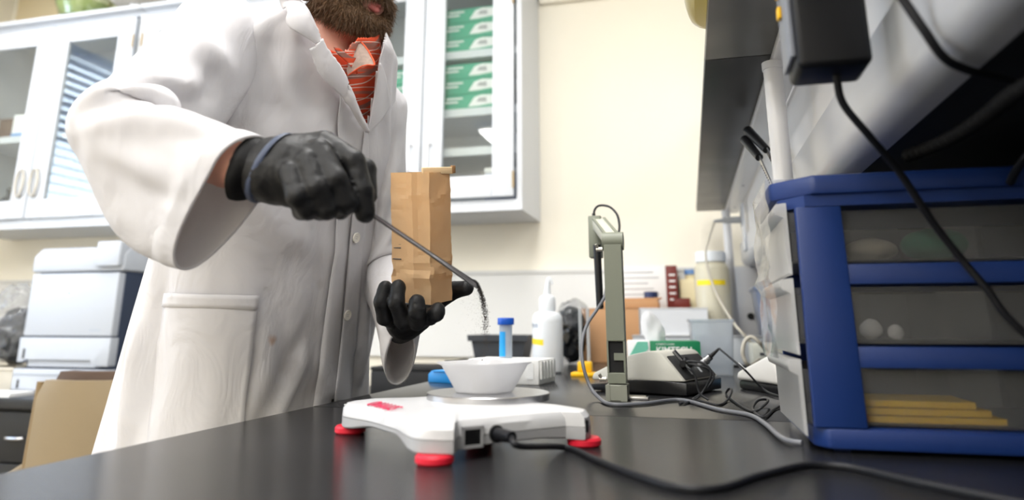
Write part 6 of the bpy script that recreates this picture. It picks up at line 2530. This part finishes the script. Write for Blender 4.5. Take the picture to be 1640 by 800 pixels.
def hand_bounds(chains, blobs):
    A = [dpt(p_) for ch_ in chains for p_, r_ in ch_] + [dpt(b_[k]) for b_ in blobs for k in (0, 1)]
    A = np.array(A)
    return A.min(0) - 0.05, A.max(0) + 0.05


RCH = [
    [((522, 228, 0.735), .0125), ((566, 258, 0.718), .0122), ((580, 306, 0.709), .0118), ((585, 341, 0.706), .0108)],     # index
    [((512, 240, 0.713), .0125), ((538, 288, 0.692), .0122), ((556, 325, 0.694), .0112), ((545, 336, 0.716), .0105)],     # middle
    [((490, 258, 0.698), .012), ((508, 302, 0.680), .0115), ((524, 335, 0.684), .0108), ((512, 338, 0.706), .010)],      # ring
    [((464, 276, 0.690), .0115), ((476, 314, 0.674), .0108), ((494, 336, 0.680), .0100), ((482, 338, 0.702), .0095)],    # little
    [((470, 250, 0.760), .015), ((530, 246, 0.766), .0135), ((584, 272, 0.748), .0125), ((588, 312, 0.735), .0112)],      # thumb
]
RBL = [((405, 272, 0.722), (460, 262, 0.722), .0270, .029), ((440, 255, 0.735), (516, 232, 0.735), .022, .0155), ((440, 268, 0.72), (500, 250, 0.712), .024, .015),
       ((435, 285, 0.71), (470, 282, 0.70), .023, .0145), ((440, 275, 0.735), (505, 285, 0.735), .026, .022), ((430, 290, 0.722), (475, 312, 0.705), .02, .015)]
lo_, hi_ = hand_bounds(RCH, RBL)
gr = pbm('glove', sdf_mesh('glove', hand_sdf(RCH, RBL, 0.0028, 0.013, 0.0004, 3), lo_, hi_, 0.0022, 1), NIT)
# loose glove cuff over the wrist, with a raised blue grey stripe
w0, w1 = dep(388, 271, 0.724), dep(450, 268, 0.721)
ax_ = (w1 - w0).normalized()
u_ = (Vector((0, 0, 1)) - ax_ * ax_.z).normalized()
v_ = ax_.cross(u_)
bm = BM()
rings = []
for k in range(13):
    f = k / 12
    row = []
    for j in range(36):
        a = 2 * PI * j / 36
        r_ = 0.0325 + 0.002 * math.sin(f * 9) - 0.002 * f + 0.0009 * math.sin(3 * a + 5 * f) + 0.0006 * math.sin(7 * a - 9 * f)
        sl = 0.010 * math.cos(a)
        row.append(w0 + ax_ * ((w1 - w0).length * f + sl * (1 - 0.4 * f)) + u_ * math.cos(a) * r_ + v_ * math.sin(a) * r_ * 0.92)
    rings.append(row)
loft(bm, rings, False, False)
bmesh.ops.solidify(bm, geom=bm.faces[:], thickness=0.0012)
gc = pbm('glove_cuff', bm, NIT, gr)
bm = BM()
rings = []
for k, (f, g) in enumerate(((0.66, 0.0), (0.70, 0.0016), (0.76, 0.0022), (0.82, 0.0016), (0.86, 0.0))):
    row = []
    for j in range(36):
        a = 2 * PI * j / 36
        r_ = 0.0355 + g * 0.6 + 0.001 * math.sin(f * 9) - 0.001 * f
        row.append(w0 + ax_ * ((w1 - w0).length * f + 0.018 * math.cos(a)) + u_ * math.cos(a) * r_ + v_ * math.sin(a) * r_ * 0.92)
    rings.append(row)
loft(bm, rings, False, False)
o = pbm('cuff_stripe', bm, mat('stripe_blue_grey', rgb(60, 70, 94), 0.5, var=0.25, vscale=50), gr)
o['label'] = 'blue grey stripe around the glove wrist'

LCH = [
    [((632, 515, 0.985), .0115), ((616, 508, 0.950), .0112), ((611, 482, 0.938), .0106), ((617, 460, 0.945), .0098)],
    [((648, 516, 0.98), .012), ((645, 512, 0.940), .0118), ((635, 484, 0.928), .0112), ((638, 459, 0.938), .0102)],
    [((664, 514, 0.98), .0122), ((669, 514, 0.935), .0122), ((668, 497, 0.918), .0118), ((668, 484, 0.922), .0112)],
    [((678, 508, 0.985), .0118), ((688, 507, 0.945), .0115), ((699, 502, 0.932), .0108), ((701, 495, 0.936), .0102)],
    [((676, 500, 1.03), .016), ((700, 482, 1.035), .014), ((728, 464, 1.02), .0128), ((747, 461, 1.005), .0112)],
]
LBL = [((642, 524, 1.025), (650, 516, 1.0), .0235, .026), ((640, 512, 0.985), (672, 508, 0.99), .018, .018), ((645, 515, 1.0), (680, 502, 1.01), .02, .018)]
lo_, hi_ = hand_bounds(LCH, LBL)
pbm('glove', sdf_mesh('glove', hand_sdf(LCH, LBL, 0.003, 0.012, 0.0004, 9), lo_, hi_, 0.0022, 1), NIT)

# ---------------------------------------------------------------- what the hands hold
sp0, sp1 = dep(560, 318, 0.722), dep(766, 457, 0.845)
spt = thing('steel_spatula', 'long steel scooping spatula held in the raised gloved hand', 'spatula', sp1)
d_ = (sp1 - sp0).normalized()
s_ = d_.cross(Vector((0, 0, 1))).normalized()
n_ = s_.cross(d_).normalized()
bm = BM()
rings = []
for k in range(41):
    f = k / 40
    p_ = sp0.lerp(sp1, f)
    wd = 0.0044 + 0.0024 * max(0, (f - 0.6) / 0.4) ** 0.8
    if f > 0.94:
        wd *= math.sqrt(max(0.02, 1 - ((f - 0.94) / 0.06) ** 2))
    dp = 0.0016 + 0.002 * max(0, (f - 0.62) / 0.38)
    row = []
    for j in range(9):
        x = -1 + 2 * j / 8
        row.append(p_ + s_ * wd * x + n_ * (dp * (x * x) - dp))
    for j in range(8, -1, -1):
        x = -1 + 2 * j / 8
        row.append(p_ + s_ * wd * x + n_ * (dp * (x * x) - dp - 0.0011))
    rings.append(row)
loft(bm, rings)
DSTEEL = mat('worn_steel', rgb(128, 126, 126), 0.3, metal=1.0, var=0.12, vscale=40)
wobj('blade', bm, DSTEEL, spt, True, 50)
bm = cyl(BM(), sp0 - d_ * 0.05, sp0 + d_ * 0.01, 0.0032, 0.0034, 12)
wobj('handle', bm, STEEL, spt)
# soil sliding off the tip and falling towards the boat
rs = np.random.RandomState(5)
sv, sf = [], []
curve = [dep(752, 447, 0.838), dep(762, 452, 0.843), dep(769, 466, 0.845), dep(774, 484, 0.845), dep(777, 505, 0.845), dep(778, 530, 0.845), dep(777, 560, 0.845), dep(776, 585, 0.845)]
cc = crom(curve, 40)
R_ = np.array((0.97, 0.245, 0))
def grain(p_, r_):
    k = len(sv)
    for a in ((1, 0, 0), (-1, 0, 0), (0, 1, 0), (0, -1, 0), (0, 0, 1), (0, 0, -1)):
        sv.append(tuple(p_ + np.array(a) * r_ * rs.uniform(0.6, 1.3)))
    for a, b, c in ((0, 2, 4), (2, 1, 4), (1, 3, 4), (3, 0, 4), (2, 0, 5), (1, 2, 5), (3, 1, 5), (0, 3, 5)):
        sf.append((k + a, k + b, k + c))
for i in range(2600):
    f = rs.beta(1.0, 2.2)
    p_ = np.array(cc[int(f * (len(cc) - 1))])
    spread = 0.0007 + 0.0022 * f
    grain(p_ + rs.normal(size=3) * spread * np.array([1, 1, 0.6]), rs.uniform(0.00025, 0.0007))
for i in range(700):
    f = rs.uniform(0.05, 0.95)
    p_ = np.array(cc[int(f * (len(cc) - 1))]) - R_ * abs(rs.normal()) * 0.012
    grain(p_ + rs.normal(size=3) * 0.002, rs.uniform(0.00012, 0.0003))
sm = bpy.data.meshes.new('falling_soil')
sm.from_pydata(sv, [], sf)
o = obj('falling_soil', sm, mat('dark_soil', rgb(70, 64, 62), 0.9, var=0.3, vscale=300), origin=cc[-1])
tag(o, 'dark soil grains pouring off the spatula tip into the boat', 'soil')
o['kind'] = 'stuff'

# paper bag
KRAFT = mat('kraft_paper', rgb(236, 204, 160), 0.75, var=0.05, vscale=22, bump=0.12, bscale=60)
e0_, e1_ = dep(690, 488, 0.955), dep(687, 276, 0.955)
axz = (e1_ - e0_).normalized()
lft = (dep(628, 462, 0.978) - e0_)
rgt = (dep(725, 471, 0.985) - e0_)
lft = lft - axz * lft.dot(axz)
rgt = rgt - axz * rgt.dot(axz)
H_ = (e1_ - e0_).length
bagt = thing('paper_bag', 'small open brown kraft paper bag held in the left glove', 'paper bag', e0_)
NB = 36
rings = []
rs = np.random.RandomState(8)
gap = rs.normal(size=(NB, 40)) * 0.0004
for i in range(NB):
    f = i / (NB - 1)
    row = []
    base = e0_ + axz * H_ * f
    L_, R__ = lft * (1 + 0.0 * f), rgt * (1 - 0.04 * f)
    cs = [(Vector((0, 0, 0)), L_), (L_, L_ + R__), (L_ + R__, R__), (R__, Vector((0, 0, 0)))]
    k = 0
    for si, (a, b) in enumerate(cs):
        nrm = (b - a).cross(axz).normalized()
        for j in range(10):
            u = j / 10
            # gusset crease in the middle of the wide faces, bulging towards the top
            inw = 0
            if si == 0:
                inw = -0.0065 * math.exp(-((u - 0.42) / 0.10) ** 2) * (0.25 + 0.75 * f)
            if si == 2:
                inw = -0.010 * (1 - abs(2 * u - 1)) * f
            cre = 0.0020 * abs(float(vnoise(np.array(base + a.lerp(b, u)), 55, 31))) + 0.0016 * math.sin(f * 26 + 2 * u + si) * math.exp(-((f - 0.22) / 0.08) ** 2) + 0.0005 * math.sin(f * 13 + 3 * u + 2 * si) + gap[i, k] * 0.8 - 0.0028 * max(0, 1 - abs(f - 0.20 - 0.05 * u) / 0.045) - 0.0022 * max(0, 1 - abs(f - 0.33 + 0.06 * u) / 0.04) - 0.0014 * max(0, 1 - abs(f - 0.86 + 0.1 * u) / 0.04)
            row.append(base + a.lerp(b, u) + nrm * (inw + cre))
            k += 1
    rings.append(row)
bm = BM()
loft(bm, rings, True, False)
bmesh.ops.solidify(bm, geom=bm.faces[:], thickness=0.0006)
bb = wobj('bag_body', bm, KRAFT, bagt, True, 14)
# folded top strip with tin tie
tb0, tb1 = dep(676, 268, 0.960), dep(726, 267, 0.985)
tx_ = (tb1 - tb0)
Mt = axes(tb0, tx_, axz * -1)
bm = box(BM(), (0, 0.0, -0.002), (tx_.length, 0.010, 0.0035), Mt, bev=0.0012)
wobj('folded_top', bm, KRAFT, bagt)
bm = box(BM(), (tx_.length - 0.003, -0.002, -0.0028), (tx_.length + 0.0025, 0.009, 0.0042), Mt, bev=0.0008)
wobj('tin_tie', bm, mat('tie_tan', rgb(150, 112, 74), 0.6, var=0.1), bagt)
# printed lines and the flap diamond at the foot
def bagq(u, v, o_=0.0009, side=0):
    nrm = lft.cross(axz).normalized()
    return e0_ + lft * u + axz * v + nrm * o_
for v0, th_ in ((0.062, 0.0016), (0.078, 0.0016), (0.083, 0.0004)):
    bm = BM()
    a, b = bagq(0.76, v0), bagq(0.985, v0 + 0.0)
    cyl(bm, a, b, th_ / 2, seg=6)
    wobj('printed_line', bm, INK, bagt)
bm = BM()
pts_ = [bagq(0.40, 0.004, 0.002), bagq(0.22, 0.040, 0.003), bagq(0.02, 0.034, 0.002), bagq(0.02, 0.002, 0.002)]
bm.faces.new([bm.verts.new(p_) for p_ in pts_])
bmesh.ops.solidify(bm, geom=bm.faces[:], thickness=0.0006)
wobj('foot_flap', bm, KRAFT, bagt, False)
